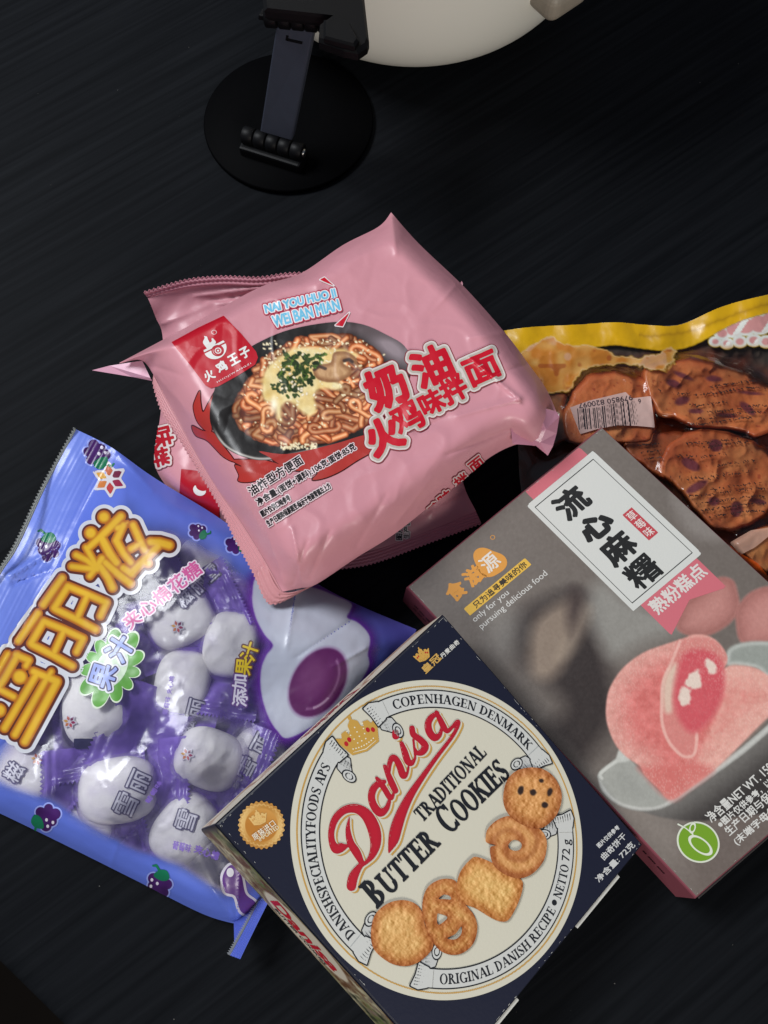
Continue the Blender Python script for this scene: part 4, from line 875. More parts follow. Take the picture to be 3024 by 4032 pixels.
def wear(B, edges, n, seed, col):
    rng = random.Random(seed); Vt, f = [], []
    for i in edges:
        A, E = B.C[i], B.C[(i + 1) % 4]; e = E - A; L = np.linalg.norm(e); e = e / L; g = np.cross(B.n, e)
        cl = [rng.random() for _ in range(4)] + [0, 1]
        for k in range(n):
            a = min(max(rng.choice(cl) + rng.gauss(0, .05), .012), .975); l = rng.uniform(.0002, .0012) * (3 if rng.random() < .08 else 1); w_ = rng.uniform(.00006, .0002); o = A + e * a * L + g * rng.uniform(.0008, .0013) + B.n * .0002; b = len(Vt)
            Vt += [o, o + e * l * .5 + g * w_ * .3, o + e * l, o + e * l * .6 + g * w_, o + e * l * .2 + g * w_ * .8]; f.append((b, b + 1, b + 2, b + 3, b + 4))
    o = mesh('edge_wear', Vt, f, M['card_edge'], B.t, smooth=False, label='scuffed paper showing along the edges'); o['kind'] = 'stuff'
M['card_edge'] = plain('white_card_edge', (214, 212, 204), .7)
BOX = build_cookie_box(); wear(BOX, (0, 1, 2, 3), 17, 3, None)

def build_dessert_box():
    px = [(2742, 3539), (3588, 2807), (2370, 1677), (1600, 2311)]
    B = Carton('dessert_box', px, (-.105, -.06, .99), .0215, .0006, 'taupe dessert box showing a pink filled rice cake in a white dish', 'dessert box', (-.0034, -.0034))
    t = B.t; B.body((126, 66, 76)); MP = M['paper']; T = B.top; inv = np.linalg.inv(B.H); uvp = lambda *p: ap(inv, p); asp = B.W / B.U
    # photo print on the lid, painted in face units where one unit = the short side
    T2 = lambda q: B.top(np.c_[q[:, 0], q[:, 1] / asp]); W = asp; px2 = lambda pts: [(u, v * asp) for u, v in uvp(*pts)]
    c = Canvas(0, 0, 1, W, .0042, (110, 101, 94)); X, Y = c.X, c.Y
    c.blend(sm(Y, W * .55, W) * .25, (128, 120, 112))
    def soft(pts, col, s, a=1.0): 
        d = dpoly(X, Y, spl(px2(pts), 5, True)) + (.022 * fbm(X, Y, .03, 31, 4) if s < .01 else 0); c.blend(np.clip(.5 - d / s, 0, 1) * a, col)
    soft(zM((-330, 60), (60, -130), (240, -60), (300, 200), (420, 700), (300, 960), (150, 1100), (-60, 880), (40, 700), (-120, 500), (-330, 300)), (50, 42, 40), .09, 1.0)
    soft(zM((200, 0), (300, -200), (520, -60), (760, 30), (860, 150), (600, 260), (420, 350), (330, 300)), (150, 148, 141), .08, .8)
    soft(zM((-180, 100), (80, -80), (150, -20), (60, 350), (-60, 500), (-200, 450)), (176, 156, 136), .06, .7); soft(zM((90, -160), (180, -110), (160, 100), (90, 200), (60, 0)), (58, 46, 44), .05, .8)
    soft(zM((-500, 40), (-330, 0), (-260, 160), (-360, 330), (-480, 260)), (150, 148, 142), .1, .5)
    soft(zM((560, 1120), (700, 1400), (1000, 1550), (1519, 1300), (1800, 1700), (1100, 2150), (700, 1750), (400, 1400)), (132, 122, 114), .1, .9)
    soft(zQ((1200, 1480), (1320, 1280), (1360, 1350), (1240, 1600), (1120, 1650)), (178, 160, 140), .05, .45)
    soft(z8((1100, 1250), (1250, 1350), (1400, 1500), (1250, 1500), (1150, 1400)), (150, 142, 136), .05, .6)
    nz = fbm(X, Y, .02, 4, 3)
    soft(zM((1000, 1560), (1519, 1330), (1900, 1500), (1300, 2060), (1000, 2110), (900, 1900)), (96, 84, 78), .12, .7)
    # soft pink rice cakes behind
    for pts, col in ((zM((850, 120), (900, -20), (1000, -120), (1150, -230), (1260, -215), (1300, -120), (1310, 0), (1230, 110), (1080, 190), (930, 185)), (186, 126, 118)), (zM((1285, 90), (1300, -20), (1400, -130), (1560, -160), (1700, 0), (1600, 240), (1340, 250)), (190, 128, 120))):
        q = spl(px2(pts), 6, True); d = dpoly(X, Y, q); c.blend(np.clip(.5 - d / .012, 0, 1), col); c.blend(np.clip(.5 - (d + .07) / .1, 0, 1) * .6, (206, 150, 140)); c.blend(np.exp(-np.abs(d + .012) / .02) * (d < 0) * .45, (132, 82, 74))
    # dish: outside, inside, rim
    out = spl(px2(zM((300, 1215), (330, 1170), (420, 1110), (600, 1290), (760, 1390), (820, 1385), (1000, 1250), (1350, 1000), (1700, 700), (1900, 900), (1700, 1400), (1300, 1500), (1000, 1535), (760, 1510), (560, 1450), (400, 1390), (330, 1300))), 6, True); d = dpoly(X, Y, out)
    q1 = np.array(px2(zM((560, 1450)))[0]); q2 = np.array(px2(zM((1400, 1150)))[0])
    rim_ = spl(px2(zM((304, 1215), (335, 1310), (430, 1392), (560, 1436), (700, 1432), (820, 1384), (1000, 1262), (1350, 1010), (1700, 700))), 3); rd_ = np.full(X.shape, 9.)
    for p_, q_ in zip(rim_[:-1], rim_[1:]): rd_ = np.minimum(rd_, dseg(X, Y, p_, q_))
    k_ = sm(rd_, .0, .13)[..., None]; bc = np.array((112, 108, 103)) * (1 - k_) + np.array((50, 45, 43)) * k_; m_ = np.clip(.5 - d / .008, 0, 1)[..., None]; c.rgb = c.rgb * (1 - m_) + bc * m_; c.tube(spl(px2(zM((304, 1215), (335, 1310), (430, 1392), (560, 1436), (700, 1432), (820, 1384), (1000, 1262), (1350, 1010), (1700, 700))), 6), .012, (196, 195, 188), (134, 132, 126))
    ins = spl(px2(zM((310, 1215), (440, 1060), (520, 1090), (600, 1180), (700, 1290), (790, 1380), (700, 1430), (560, 1430), (430, 1390), (340, 1300))), 6, True); d = dpoly(X, Y, ins); c.blend(np.clip(.5 - d / .008, 0, 1), (164, 164, 156)); c.blend(np.clip(.5 - (d + .03) / .05, 0, 1) * .6, (150, 150, 143)); c.tube(spl(px2(zM((312, 1225), (300, 1200), (335, 1160), (420, 1100))), 5), .008, (206, 206, 198), (160, 160, 152))
    up_ = spl(px2(zM((420, 1105), (440, 1010), (470, 1030), (520, 1090))), 5, True); d = dpoly(X, Y, up_); c.blend(np.clip(.5 - d / .008, 0, 1), (196, 196, 188))
    bk = spl(px2(zM((1220, 400), (1230, 290), (1340, 240), (1500, 232), (1700, 260), (1700, 520), (1519, 490), (1440, 430), (1300, 405))), 6, True); d = dpoly(X, Y, bk); c.blend(np.clip(.5 - d / .01, 0, 1), (150, 154, 146)); c.blend(np.exp(-(np.abs(d + .008) / .008) ** 2) * .6, (200, 202, 194))
    # filled pink rice cake
    cake = spl(px2(zM((345, 800), (350, 640), (390, 530), (480, 410), (620, 310), (780, 250), (900, 210), (980, 182), (1080, 190), (1160, 240), (1215, 320), (1222, 385), (1195, 430), (1250, 408), (1350, 410), (1440, 430), (1519, 480), (1640, 560), (1640, 700), (1500, 800), (1300, 1000), (1120, 1170), (950, 1300), (810, 1382), (720, 1300), (620, 1200), (590, 1140), (480, 1060), (400, 960))), 6, True)
    d = dpoly(X, Y, cake); m = np.clip(.5 - d / .007, 0, 1); base = np.empty(X.shape + (3,)); base[:] = (214, 116, 110); g = sm(-d, .0, .12)[..., None]; base = base * g + np.array((222, 158, 146)) * (1 - g); base += (nz * 40)[..., None]
    lo = sm(-(Y - X * .3), -.62, -.36)[..., None]; base = base * (1 - .0 * lo); c.rgb = c.rgb * (1 - m[..., None]) + base * m[..., None]
    right = spl(px2(zM((1195, 430), (1350, 410), (1519, 480), (1640, 600), (1500, 800), (1300, 1000), (1120, 1170), (1010, 1090), (1080, 900), (1180, 640))), 6, True); d = dpoly(X, Y, right); sp = vnoise(X, Y, .012, 5); c.blend(np.clip(.5 - d / .02, 0, 1) * (.35 + .4 * sp), (232, 176, 160))
    low = spl(px2(zM((590, 1140), (800, 1130), (1000, 1110), (1120, 1170), (950, 1300), (810, 1382), (620, 1200))), 5, True); d = dpoly(X, Y, low); c.blend(np.clip(.5 - d / .03, 0, 1) * .7, (206, 104, 98))
    rimc = px2(zM((880, 230), (820, 380), (760, 520), (748, 680), (752, 830), (800, 960), (880, 1050), (940, 1070), (985, 1045), (1000, 960), (1000, 900)))
    cut = spl(rimc[:-2] + px2(zM((1000, 900), (1120, 780), (1195, 600), (1195, 430), (1215, 330), (1100, 210))), 5, True); d = dpoly(X, Y, cut); c.blend(np.clip(.5 - d / .01, 0, 1) * .9, (212, 132, 124))
    c.tube(spl(rimc, 5), .007, (232, 176, 164), (218, 140, 130))
    soft(zM((780, 470), (850, 390), (860, 500), (830, 640), (820, 740), (770, 740), (755, 600)), (222, 200, 178), .02, .85)
    jam = zM((870, 420), (900, 330), (980, 290), (1090, 300), (1170, 360), (1200, 470), (1195, 600), (1130, 760), (1030, 870), (950, 890), (880, 810), (835, 680), (840, 540)); soft(jam, (206, 84, 92), .025, .95)
    for pts in (zM((945, 480), (1000, 425), (1030, 450), (1025, 560), (960, 560), (910, 530)), zM((885, 600), (915, 565), (955, 600), (950, 680), (900, 700), (880, 670)), zM((1065, 350), (1100, 360), (1140, 430), (1125, 470), (1080, 450)), zM((960, 305), (995, 312), (990, 318))): soft(pts, (230, 214, 198), .008, .95)
    dk_ = dpoly(X, Y, cake); su = np.random.default_rng(4).random(X.shape); c.blend((su > .8) * .2 * (dk_ < -.004) * (.4 + sm(-dk_, .14, .02)), (240, 206, 192)); c.rgb += (fbm(X, Y, .01, 9, 2) * 14)[..., None]
    c.blend((np.random.default_rng(1).random(X.shape)) * .06, (90, 80, 76))
    pn = np.maximum(np.abs(X - .5) - .4935, np.abs(Y - W / 2) - (W / 2 - .0065))
    decal('lid_print', t, T2, pn, X, Y, c.out(), MP, 0, label='printed photograph of pink rice cakes on the lid')
    def rect(nm, u0, u1, v0, v1, col, layer, mt=MP, stp=.02):
        X, Y = grid(u0 - stp * 1.37, v0 - stp * 1.37, u1 + stp * 1.5, v1 + stp * 1.5, stp / 2); return decal(nm, t, T, np.maximum(np.abs(X - (u0 + u1) / 2) - (u1 - u0) / 2, np.abs(Y - (v0 + v1) / 2) - (v1 - v0) / 2), X, Y, col, mt, layer)
    def ut(txt, u0, v0, u1, h, **k):                       # face-frame lettering: y up
        P = layout(txt, k.pop('gap', 0)); A = np.concatenate(P); x = np.r_[A[:, 0], A[:, 2]]; y = np.r_[A[:, 1], A[:, 3]]
        return warp(P, lambda q: np.stack([u0 + (q[:, 0] - x.min()) * (u1 - u0) / (x.max() - x.min()), v0 * asp + (q[:, 1] - y.min()) * h * asp / (y.max() - y.min())], 1))
    tt = lambda nm, P, col, layer, bold=0., st=.003, ol=(): text(nm, t, T2, P, col, MP, layer, bold, ol, st)
    WHT, INK, RO = (206, 206, 200), (28, 28, 27), (202, 106, 116)
    rect('pink_band', .597, .875, .94, .9945, RO, 1)
    X, Y = grid(.56, .46, .91, .62, .008); d = dpoly(X, Y, [(.597, .60), (.597, .482), (.741, .519), (.873, .484), (.875, .60)]); decal('ribbon', t, T, d, X, Y, RO, MP, 1)
    rect('name_panel', .561, .902, .585, .964, WHT, 2)
    for nm, a in (('panel_line', (.579, .879, .601, .603)), ('panel_line', (.579, .879, .945, .947)), ('panel_line', (.579, .5812, .601, .947)), ('panel_line', (.8768, .879, .601, .947))): rect(nm, *a, INK, 3, stp=.0016)
    for ch_, v in (('流', .895), ('心', .808), ('麻', .729), ('糬', .645)):
        hh = .07 if ch_ != '心' else .058; tt('name_lettering', ut(ch_, .633, v - hh / 2, .753, hh), INK, 3, {'流': .0048, '心': .007, '麻': .005, '糬': .003}[ch_], .0022)
    rect('flavour_tag', .797, .844, .694, .786, (186, 66, 74), 3, stp=.01)
    for ch_, v in (('草', .769), ('莓', .74), ('味', .711)): tt('flavour_lettering', ut(ch_, .8035, v - .0125, .8375, .025), (222, 206, 200), 4, .0004, .002)
    tt('ribbon_lettering', ut('熟粉糕点', .617, .538, .862, .04), (214, 206, 200), 2, .0016, .002)
    # maker's mark
    X, Y = grid(.23, .85 * asp, .38, .98 * asp, .003); cx, cy = .301, .911 * asp; d = dell(X, Y, cx, cy, .053, .064, .25) + .006 * np.sin(3 * np.arctan2(Y - cy, X - cx)); OR = (214, 148, 62); decal('maker_mark', t, T2, d, X, Y, OR, MP, 1)
    tt('maker_lettering', ut('源', .268, .888, .335, .045), (220, 212, 200), 2, .0012, .0022); tt('maker_lettering', ut('食', .095, .887, .165, .047), OR, 1, .003); tt('maker_lettering', ut('滋', .185, .888, .255, .045), OR, 1, .003)
    X, Y = grid(.36, .94 * asp, .4, .97 * asp, .0015); decal('registered_mark', t, T2, np.abs(dell(X, Y, .378, .956 * asp, .008, .008)) - .0012, X, Y, OR, MP, 1)
    rect('slogan_bar', .104, .411, .837, .861, (222, 178, 70), 1, stp=.01); tt('slogan_lettering', ut('只为追寻美味的你', .14, .8405, .398, .0175), (52, 44, 34), 2, .0005, .002)
    tt('slogan_lettering', ut('only for you', .1, .811, .272, .02), (204, 202, 196), 1, .0002, .002); tt('slogan_lettering', ut('pursuing delicious food', .1, .786, .43, .021), (204, 202, 196), 1, .0002, .002)
    # weight lines and the green pod mark
    for s_, u0, u1, v, h in (('净含量NET WT. 150', .222, .515, .099, .026), ('※图片仅供参考，以实物', .232, .53, .0775, .018), ('生产日期与保质期', .235, .50, .0535, .022), ('(末端字母代表', .232, .455, .0245, .022)): tt('weight_lettering', ut(s_, u0, v, u1, h), (206, 204, 198), 1, .0006, .0024)
    X, Y = grid(.06, .02 * asp, .22, .16 * asp, .003); cx, cy = .14, .0885 * asp; d = np.hypot(X - cx, Y - cy) - .07; decal('pod_badge', t, T2, d, X, Y, (210, 214, 196), MP, 1); decal('pod_badge', t, T2, d + .006, X, Y, (112, 154, 34), MP, 2)
    pod = np.abs(dell(X, Y, cx - .002, cy - .012, .022, .04, .18)) - .0028; pod = np.minimum(pod, dstroke(X, Y, [(cx + .006, cy + .03, .002), (cx + .002, cy + .06, .002), (cx - .008, cy + .085, .003)])); pod = np.minimum(pod, np.abs(dell(X, Y, cx + .02, cy + .046, .016, .008, .5)) - .002); decal('pod_mark', t, T2, pod, X, Y, (214, 218, 200), MP, 3)
    # side print: rows of dark marks on the maroon wall (from the left corner to the bottom corner)
    for a0, a1, d0 in ((.60, .70, .35), (.72, .84, .45), (.64, .8, .62), (.86, .93, .38), (.04, .1, .45), (.04, .09, .65)):
        n_ = 12; 
        for k in range(n_):
            if (k * 7 + int(a0 * 100)) % 5 == 0: continue
            q0, q1 = a0 + (a1 - a0) * k / n_, a0 + (a1 - a0) * (k + .7) / n_
            P, N, _ = B.side(3, np.array([(q0, d0), (q1, d0), (q1, d0 + .09), (q0, d0 + .09)])); mesh('side_mark', P + N * .0001, [(0, 1, 2, 3)], M['gloss_card'], t, lin((52, 22, 30)), smooth=False)
    # silvery lip along the lower right edge
    e = B.C[1] - B.C[0]; o_ = np.cross(e, B.n); o_ /= np.linalg.norm(o_); el = np.linalg.norm(e); e = e / el
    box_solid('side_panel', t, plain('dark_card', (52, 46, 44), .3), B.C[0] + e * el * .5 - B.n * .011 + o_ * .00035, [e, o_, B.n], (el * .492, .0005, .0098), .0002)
    return B
MOCHI = build_dessert_box(); wear(MOCHI, (0, 2, 3), 9, 8, None)

# ================================================================== candy bag with wrapped marshmallows
def under(B, P, gap):
    """height of a carton's underside above the points P, minus a gap"""
    o = B.C[0] + B.dv; return o[2] - ((P[:, 0] - o[0]) * B.n[0] + (P[:, 1] - o[1]) * B.n[1]) / B.n[2] - gap
def build_candy_bag():
    n = 190
    top = spl(V((165, 928), (240, 966), (330, 1030), (460, 1110), (560, 1180), (680, 1258), (770, 1305), (900, 1360)), 6)
    left = spl(V((165, 928), (100, 1050), (40, 1180), (0, 1243), (-60, 1360), (-150, 1520), (-230, 1655)), 6)
    right = spl(V((900, 1360), (810, 1540), (700, 1750), (600, 1920), (520, 1998)), 6)
    bot = spl(V((-230, 1655), (-100, 1712), (0, 1757), (130, 1820), (300, 1905), (440, 1975), (520, 1998)), 6)
    G = coons(top, bot, left, right, n, n); X, Y = G[..., 0], G[..., 1]; s = np.linspace(0, 1, n)[None, :] + 0 * X; t = np.linspace(0, 1, n)[:, None] + 0 * X
    wt = edgew(np.clip(s - .11, 0, 1), .26) * edgew(1 - s, .16) * edgew(t, .2) * edgew(1 - t, .09)
    bz = .0045 + .012 * np.exp(-((s - .62) / .32) ** 2) * sm(1 - t, .6, 1) + .006 * sm(.2 - s, 0, .2) * np.sin(t * 7 + 1) ** 2
    Z = bz + (.0315 - bz) * wt + .0016 * fbm(X, Y, 260, 3, 4) * sm(wt, .1, .6) + .0005 * fbm(X, Y, 60, 13, 3)
    Z += .00022 * np.sin(s * 2 * np.pi / .0125) * (s < .125) * (s > .012)
    for a, b, wd, am in ((*V((505, 1990), (400, 1830)), 9, .0016), (*V((508, 1990), (460, 1850)), 8, -.0014), (*V((512, 1990), (520, 1850)), 9, .0015), (*V((230, 1895), (255, 1820)), 8, .0016), (*V((20, 1245), (130, 1180)), 9, .0022), (*V((30, 1260), (110, 1230)), 7, -.0018), (*V((250, 975), (330, 1060)), 12, .0012), (*V((640, 1270), (620, 1400)), 12, .0012), (*V((760, 1340), (640, 1420)), 10, -.001), (*V((790, 1400), (720, 1440)), 9, .001)):
        L_ = math.hypot(b[0] - a[0], b[1] - a[1]); Z += am * np.exp(-np.abs(dseg(X, Y, a, b)) / wd) * np.exp(-(np.hypot(X - a[0], Y - a[1]) / (L_ * 1.1)) ** 2)
    for cx_, cy_, am in ((398, 1338, .003), (505, 1395, .003), (210, 1530, .0038), (395, 1490, .002), (418, 1618, .0042), (52, 1672, .004), (262, 1706, .004), (552, 1648, .003), (398, 1795, .0038), (640, 1400, .002), (180, 1790, .002)): Z += am * np.exp(-(np.hypot(X - cx_ * K, Y - cy_ * K) / 150) ** 2.6)
    Z -= .0022 * sm(wt, .3, .8)
    Z = np.maximum(Z, .0018); P = at(G.reshape(-1, 2), Z.ravel()); Zc = np.minimum(Z.ravel(), np.maximum(under(BOX, P, .0012), .002)); P = at(G.reshape(-1, 2), Zc)
    ring = np.array(V(*[(p[0] / K, p[1] / K) for p in np.r_[top, right[1:], bot[::-1][1:], left[::-1][1:]]])); ring = ring[::2]
    bag = thing('candy_bag', (-.09, -.07, .0004), 'blue and clear plastic bag full of wrapped grape marshmallows', 'candy bag')
    fr = mesh('front_film', P, gridfaces(n, n), M['film'], bag); sk = Skin(fr)
    ix = np.arange(0, n, 5); ix[-1] = n - 1; sub = np.arange(n * n).reshape(n, n)[np.ix_(ix, ix)].ravel(); Pb = P[sub].copy(); zz = np.minimum(Pb[:, 2] - .0004, .0012 + .004 * sm(s.ravel()[sub], .3, 0)); Pb = at(G.reshape(-1, 2)[sub], zz)
    mesh('back_film', Pb, gridfaces(len(ix), len(ix))[:, ::-1], M['film_print'], bag, np.c_[np.broadcast_to(lin((124, 114, 172)), (len(Pb), 3)), np.full(len(Pb), .92)])
    # printed blue margins fading into the clear window
    nz = fbm(X, Y, 240, 6, 3); px, py = X / K, Y / K
    a = np.maximum.reduce([1 - sm(s, .165, .27), (1 - sm(t + .12 * nz, .05, .17)) * .96, sm(t + .05 * nz, .885, .945), sm(s, .90, .97) * .8, .07 + 0 * s])
    blue = np.empty(X.shape + (3,)); blue[:] = (96, 118, 216); m = sm(s, .35, .9)[..., None] * (1 - sm(t, .0, .2))[..., None]; blue = blue * (1 - m * .55) + np.array((84, 62, 150)) * m * .55
    m = (sm(s, .14, .04) * .35 + np.clip(nz, 0, 1) * .5)[..., None]; blue = blue * (1 - m) + np.array((140, 164, 244)) * m; m = sm(a, .6, .15)[..., None]; blue = blue * (1 - m) + np.array((150, 140, 205)) * m
    N3 = np.array([0, 0, .00012]); mesh('blue_print', P + N3, gridfaces(n, n), M['film_print'], bag, np.c_[lin(np.clip(blue, 0, 255)).reshape(-1, 3), np.clip(a, 0, 1).ravel()], label='blue printed margins of the bag')
    # clear serrated rim of the top seal, and the bottom seal standing on edge
    seal('clear_rim', bag, V((165, 928), (100, 1050), (40, 1180), (0, 1243), (-60, 1360)), V((161, 922), (90, 1050), (30, 1176), (-10, 1240), (-72, 1356)), .0105, .0105, 64, 1, M['film_print'], (120, 124, 122), 9, alpha=.5)
    seal('bottom_seal', bag, V((580, 1948), (548, 2012), (519, 2072)), V((560, 1944), (530, 2004), (497, 2064)), .0165, .013, 30, 4, M['film_print'], (82, 100, 196), 3, alpha=1)
    seal('clear_rim', bag, V((560, 1944), (530, 2004), (497, 2064)), V((556, 1942), (524, 2001), (491, 2061)), .013, .0125, 26, 1, M['film_print'], (150, 154, 160), 8, alpha=.45)
    mesh('seal_gusset', at(V((505, 1990), (585, 1935), (560, 1946), (506, 2036)), [.006, .013, .013, .0105]), [(0, 1, 2), (0, 2, 3)], M['film_print'], bag, np.r_[lin((88, 104, 200)), .92], smooth=False)
    MF = M['film_print']
    # title, traced in rounded strokes
    S_ = [[(760, 70, 40)], [(665, 185, 42)], [(882, 66, 30), (760, 190, 30), (640, 300, 26)], [(560, 345, 26), (640, 385, 26), (710, 445, 30)], [(528, 428, 26), (620, 440, 26), (710, 445, 30)], [(632, 290, 24), (680, 380, 26), (710, 445, 30)], [(658, 498, 24), (700, 440, 28), (745, 370, 28)], [(735, 430, 30), (790, 510, 30), (822, 582, 30)], [(770, 400, 28), (860, 480, 30), (950, 550, 30)],
          [(745, 225, 32), (800, 330, 34), (850, 400, 30)], [(860, 150, 28), (930, 110, 10)], [(900, 130, 28), (850, 240, 30), (900, 330, 28), (955, 400, 26)], [(970, 130, 28), (1010, 220, 28), (1055, 310, 28)], [(955, 300, 26), (1010, 270, 24)], [(1095, 252, 30), (1160, 256, 32), (1228, 276, 32)], [(1150, 280, 30), (1060, 370, 28), (965, 470, 32)], [(900, 440, 28), (960, 480, 32)], [(1080, 405, 28), (1030, 400, 22)],
          [(458, 512, 28), (320, 706, 28)], [(283, 768, 28), (140, 966, 28)],
          [(500, 572, 28), (400, 730, 28)], [(500, 572, 28), (640, 630, 28), (778, 690, 28)], [(778, 690, 28), (735, 788, 26)], [(410, 738, 28), (560, 810, 28), (700, 885, 28)], [(640, 640, 26), (572, 790, 26)],
          [(325, 826, 28), (232, 986, 28)], [(325, 826, 28), (470, 885, 28), (610, 950, 28)], [(610, 950, 28), (562, 1048, 26)], [(240, 995, 28), (390, 1070, 28), (530, 1150, 28)], [(470, 895, 26), (402, 1045, 26)],
          [(60, 1062, 26), (-20, 1200, 26)], [(125, 1070, 28), (215, 1108, 28)], [(135, 1070, 28), (40, 1240, 28), (-40, 1360, 26)], [(150, 1228, 50)], [(0, 1318, 26), (105, 1372, 26)], [(0, 1472, 46)], [(215, 1110, 26), (195, 1150, 24)],
          [(250, 1190, 28), (420, 1262, 32)], [(270, 1215, 28), (40, 1602, 28)], [(350, 1235, 26), (115, 1648, 28)], [(418, 1270, 32), (186, 1700, 30)], [(380, 1190, 22), (350, 1235, 26)]]
    Xb, Yb = grid(-140, -30, 1340, 1800, 7.0); Fl = np.full(Xb.shape, 1e6)
    for q in S_:
        Fl = np.minimum(Fl, dstroke(Xb, Yb, q if len(q) > 1 else [q[0], (q[0][0] + 1, q[0][1], q[0][2])]))
    sf = lambda q: sk(np.array(zoom(0, 2000, .5425)(*[tuple(x) for x in q])))
    Fl = Fl - 9
    decal('title_outline', bag, sf, Fl - 44, Xb, Yb, (208, 208, 214), MF, 4); decal('title_outline', bag, sf, Fl - 16, Xb, Yb, (92, 40, 32), MF, 6)
    k = sm(-Fl, 2, 30)[..., None]; col = lin((182, 100, 18)) * (1 - k) + lin((232, 182, 44)) * k; col = col * (.9 + .25 * fbm(Xb, Yb, 200, 4, 2))[..., None]
    decal('title_lettering', bag, sf, Fl, Xb, Yb, col, MF, 8, label='yellow rounded title characters')
    # pink line, green splash with blue characters, juice line
    text('flavour_lettering', bag, sk, box_text('夹心棉花糖', *z0((950, 892), (1478, 468)), 62, .04), (202, 88, 150), MF, 5, 1.2, [(6.5, (224, 208, 222))], 2.5)
    cx, cy = z0((810, 1160))[0]; X, Y = grid(cx - 135, cy - 190, cx + 135, cy + 190, 4); an = np.arctan2(Y - cy, X - cx); rr = np.hypot((X - cx) * 1.05 + (Y - cy) * .3, (Y - cy) * .8); sp = rr - (82 + 42 * np.abs(np.sin(an * 5.5 + .4)) ** .7)
    decal('splash', bag, sk, sp - 6, X, Y, (214, 226, 206), MF, 3); decal('splash', bag, sk, sp, X, Y, lin((92, 160, 62)) * (.8 + .5 * vnoise(X, Y, 60, 2))[..., None], MF, 4); decal('splash', bag, sk, rr - 66, X, Y, (196, 216, 190), MF, 5)
    P = char_at('果', z0((752, 1222))[0], 92, 92, -72) + char_at('汁', z0((872, 1020))[0], 96, 92, -58)
    text('juice_lettering', bag, sk, P, (154, 170, 232), MF, 6, 2.6, [(14, (222, 224, 232)), (7.5, (48, 34, 92))], 2.5)
    text('juice_lettering', bag, sk, char_at('添', zF((408, 908))[0], 66, 58, -84) + char_at('加', zF((404, 806))[0], 58, 54, -84), (206, 200, 216), MF, 5, 1.5, [(7, (96, 66, 128))], 2.5)
    text('juice_lettering', bag, sk, char_at('果', zF((432, 704))[0], 66, 60, -84) + char_at('汁', zF((470, 604))[0], 70, 62, -72), (206, 178, 40), MF, 5, 1.4, [(7, (96, 62, 60))], 2.5)
    # printed cut marshmallow with grape jam
    W = spl(zF((520, 120), (700, 150), (900, 195), (1020, 240), (1130, 292), (1125, 340), (1105, 385), (1170, 415), (1230, 470), (1255, 530), (1240, 620), (1240, 720), (1100, 920), (900, 1080), (720, 1172), (650, 1125), (595, 1040), (555, 920), (540, 810), (548, 710), (580, 630), (622, 566), (570, 500), (520, 410), (492, 320), (488, 230)), 5, True)
    c = Canvas(*bounds(W, 70), 4, (96, 44, 150)); X, Y = c.X, c.Y; d = dpoly(X, Y, W); c.a = np.clip(1 - d / 52, 0, 1) ** 1.6 * .95
    white = np.empty(X.shape + (3,)); white[:] = (196, 200, 214); sh = np.clip(-fbm(X, Y, 200, 8, 3) * 1.4, 0, 1)[..., None]; white = white * (1 - sh) + np.array((166, 172, 190)) * sh; e = np.exp(d / 14)[..., None] * (d < 0)[..., None]; white = white * (1 - e * .35) + np.array((140, 140, 168)) * e * .35
    m = np.clip(.5 - d / 5, 0, 1)[..., None]; c.rgb = c.rgb * (1 - m) + white * m
    cx, cy = zF((915, 808))[0]; je = dell(X, Y, cx, cy, 145, 98, -1.02) + 0; c.shape(je - 5, (150, 120, 160), 12); c.shape(je, (96, 34, 92), 6); c.blob(dell(X, Y, cx - 20, cy - 22, 80, 52, -1.02), (118, 60, 112), 50); c.blob(np.abs(dell(X, Y, cx - 6, cy - 4, 118, 76, -1.02)) + 1e3 * ((X - cx) * .85 + (Y - cy) * .52 < 14), (186, 150, 184), 14); c.blob(np.abs(dell(X, Y, cx - 6, cy - 4, 118, 76, -1.02)) - 2 + 1e3 * ((Y < cy + 60) | (X < cx - 20)), (216, 190, 212), 8)
    decal('marshmallow_picture', bag, sk, d - 56, X, Y, c.out(), MF, 2, label='printed cut marshmallow with purple jam')
    # grape clusters and colour star
    rng = random.Random(2)
    def grapes(cx, cy, k, ang, layer=2, cut=None):
        X, Y = grid(cx - k * 1.6, cy - k * 1.6, cx + k * 1.6, cy + k * 1.6, 3); ca, sa = math.cos(ang), math.sin(ang); R2 = lambda x, y: (cx + k * (x * ca - y * sa), cy + k * (x * sa + y * ca)); d = np.full(X.shape, 1e6)
        for x, y, r in ((-.45, -.1, .34), (.05, -.2, .36), (.5, -.05, .32), (-.3, .35, .34), (.25, .35, .36), (0, .75, .34), (.5, .5, .28)): d = np.minimum(d, dell(X, Y, *R2(x, y), k * r, k * r))
        decal('grape_print', bag, sk, d - 6, X, Y, (150, 164, 236), MF, layer); decal('grape_print', bag, sk, d, X, Y, lin((66, 30, 96)) * (.75 + .6 * vnoise(X, Y, k * .5, 4))[..., None], MF, layer + 1)
        lf = np.minimum(dpoly(X, Y, spl([R2(*p) for p in ((-.5, -.3), (-.25, -.75), (.2, -.85), (.5, -.5), (.35, -.25), (0, -.15))], 5, True)), dstroke(X, Y, [(*R2(-.1, -.6), k * .07), (*R2(-.55, -.95), k * .08), (*R2(-.75, -.85), k * .05)])); decal('leaf_print', bag, sk, lf, X, Y, (26, 118, 84), MF, layer + 2)
        dd = np.full(X.shape, 1e6)
        for x, y in ((-.5, 0), (-.1, .1), (-.42, .4)): dd = np.minimum(dd, dell(X, Y, *R2(x, y), k * .09, k * .11))
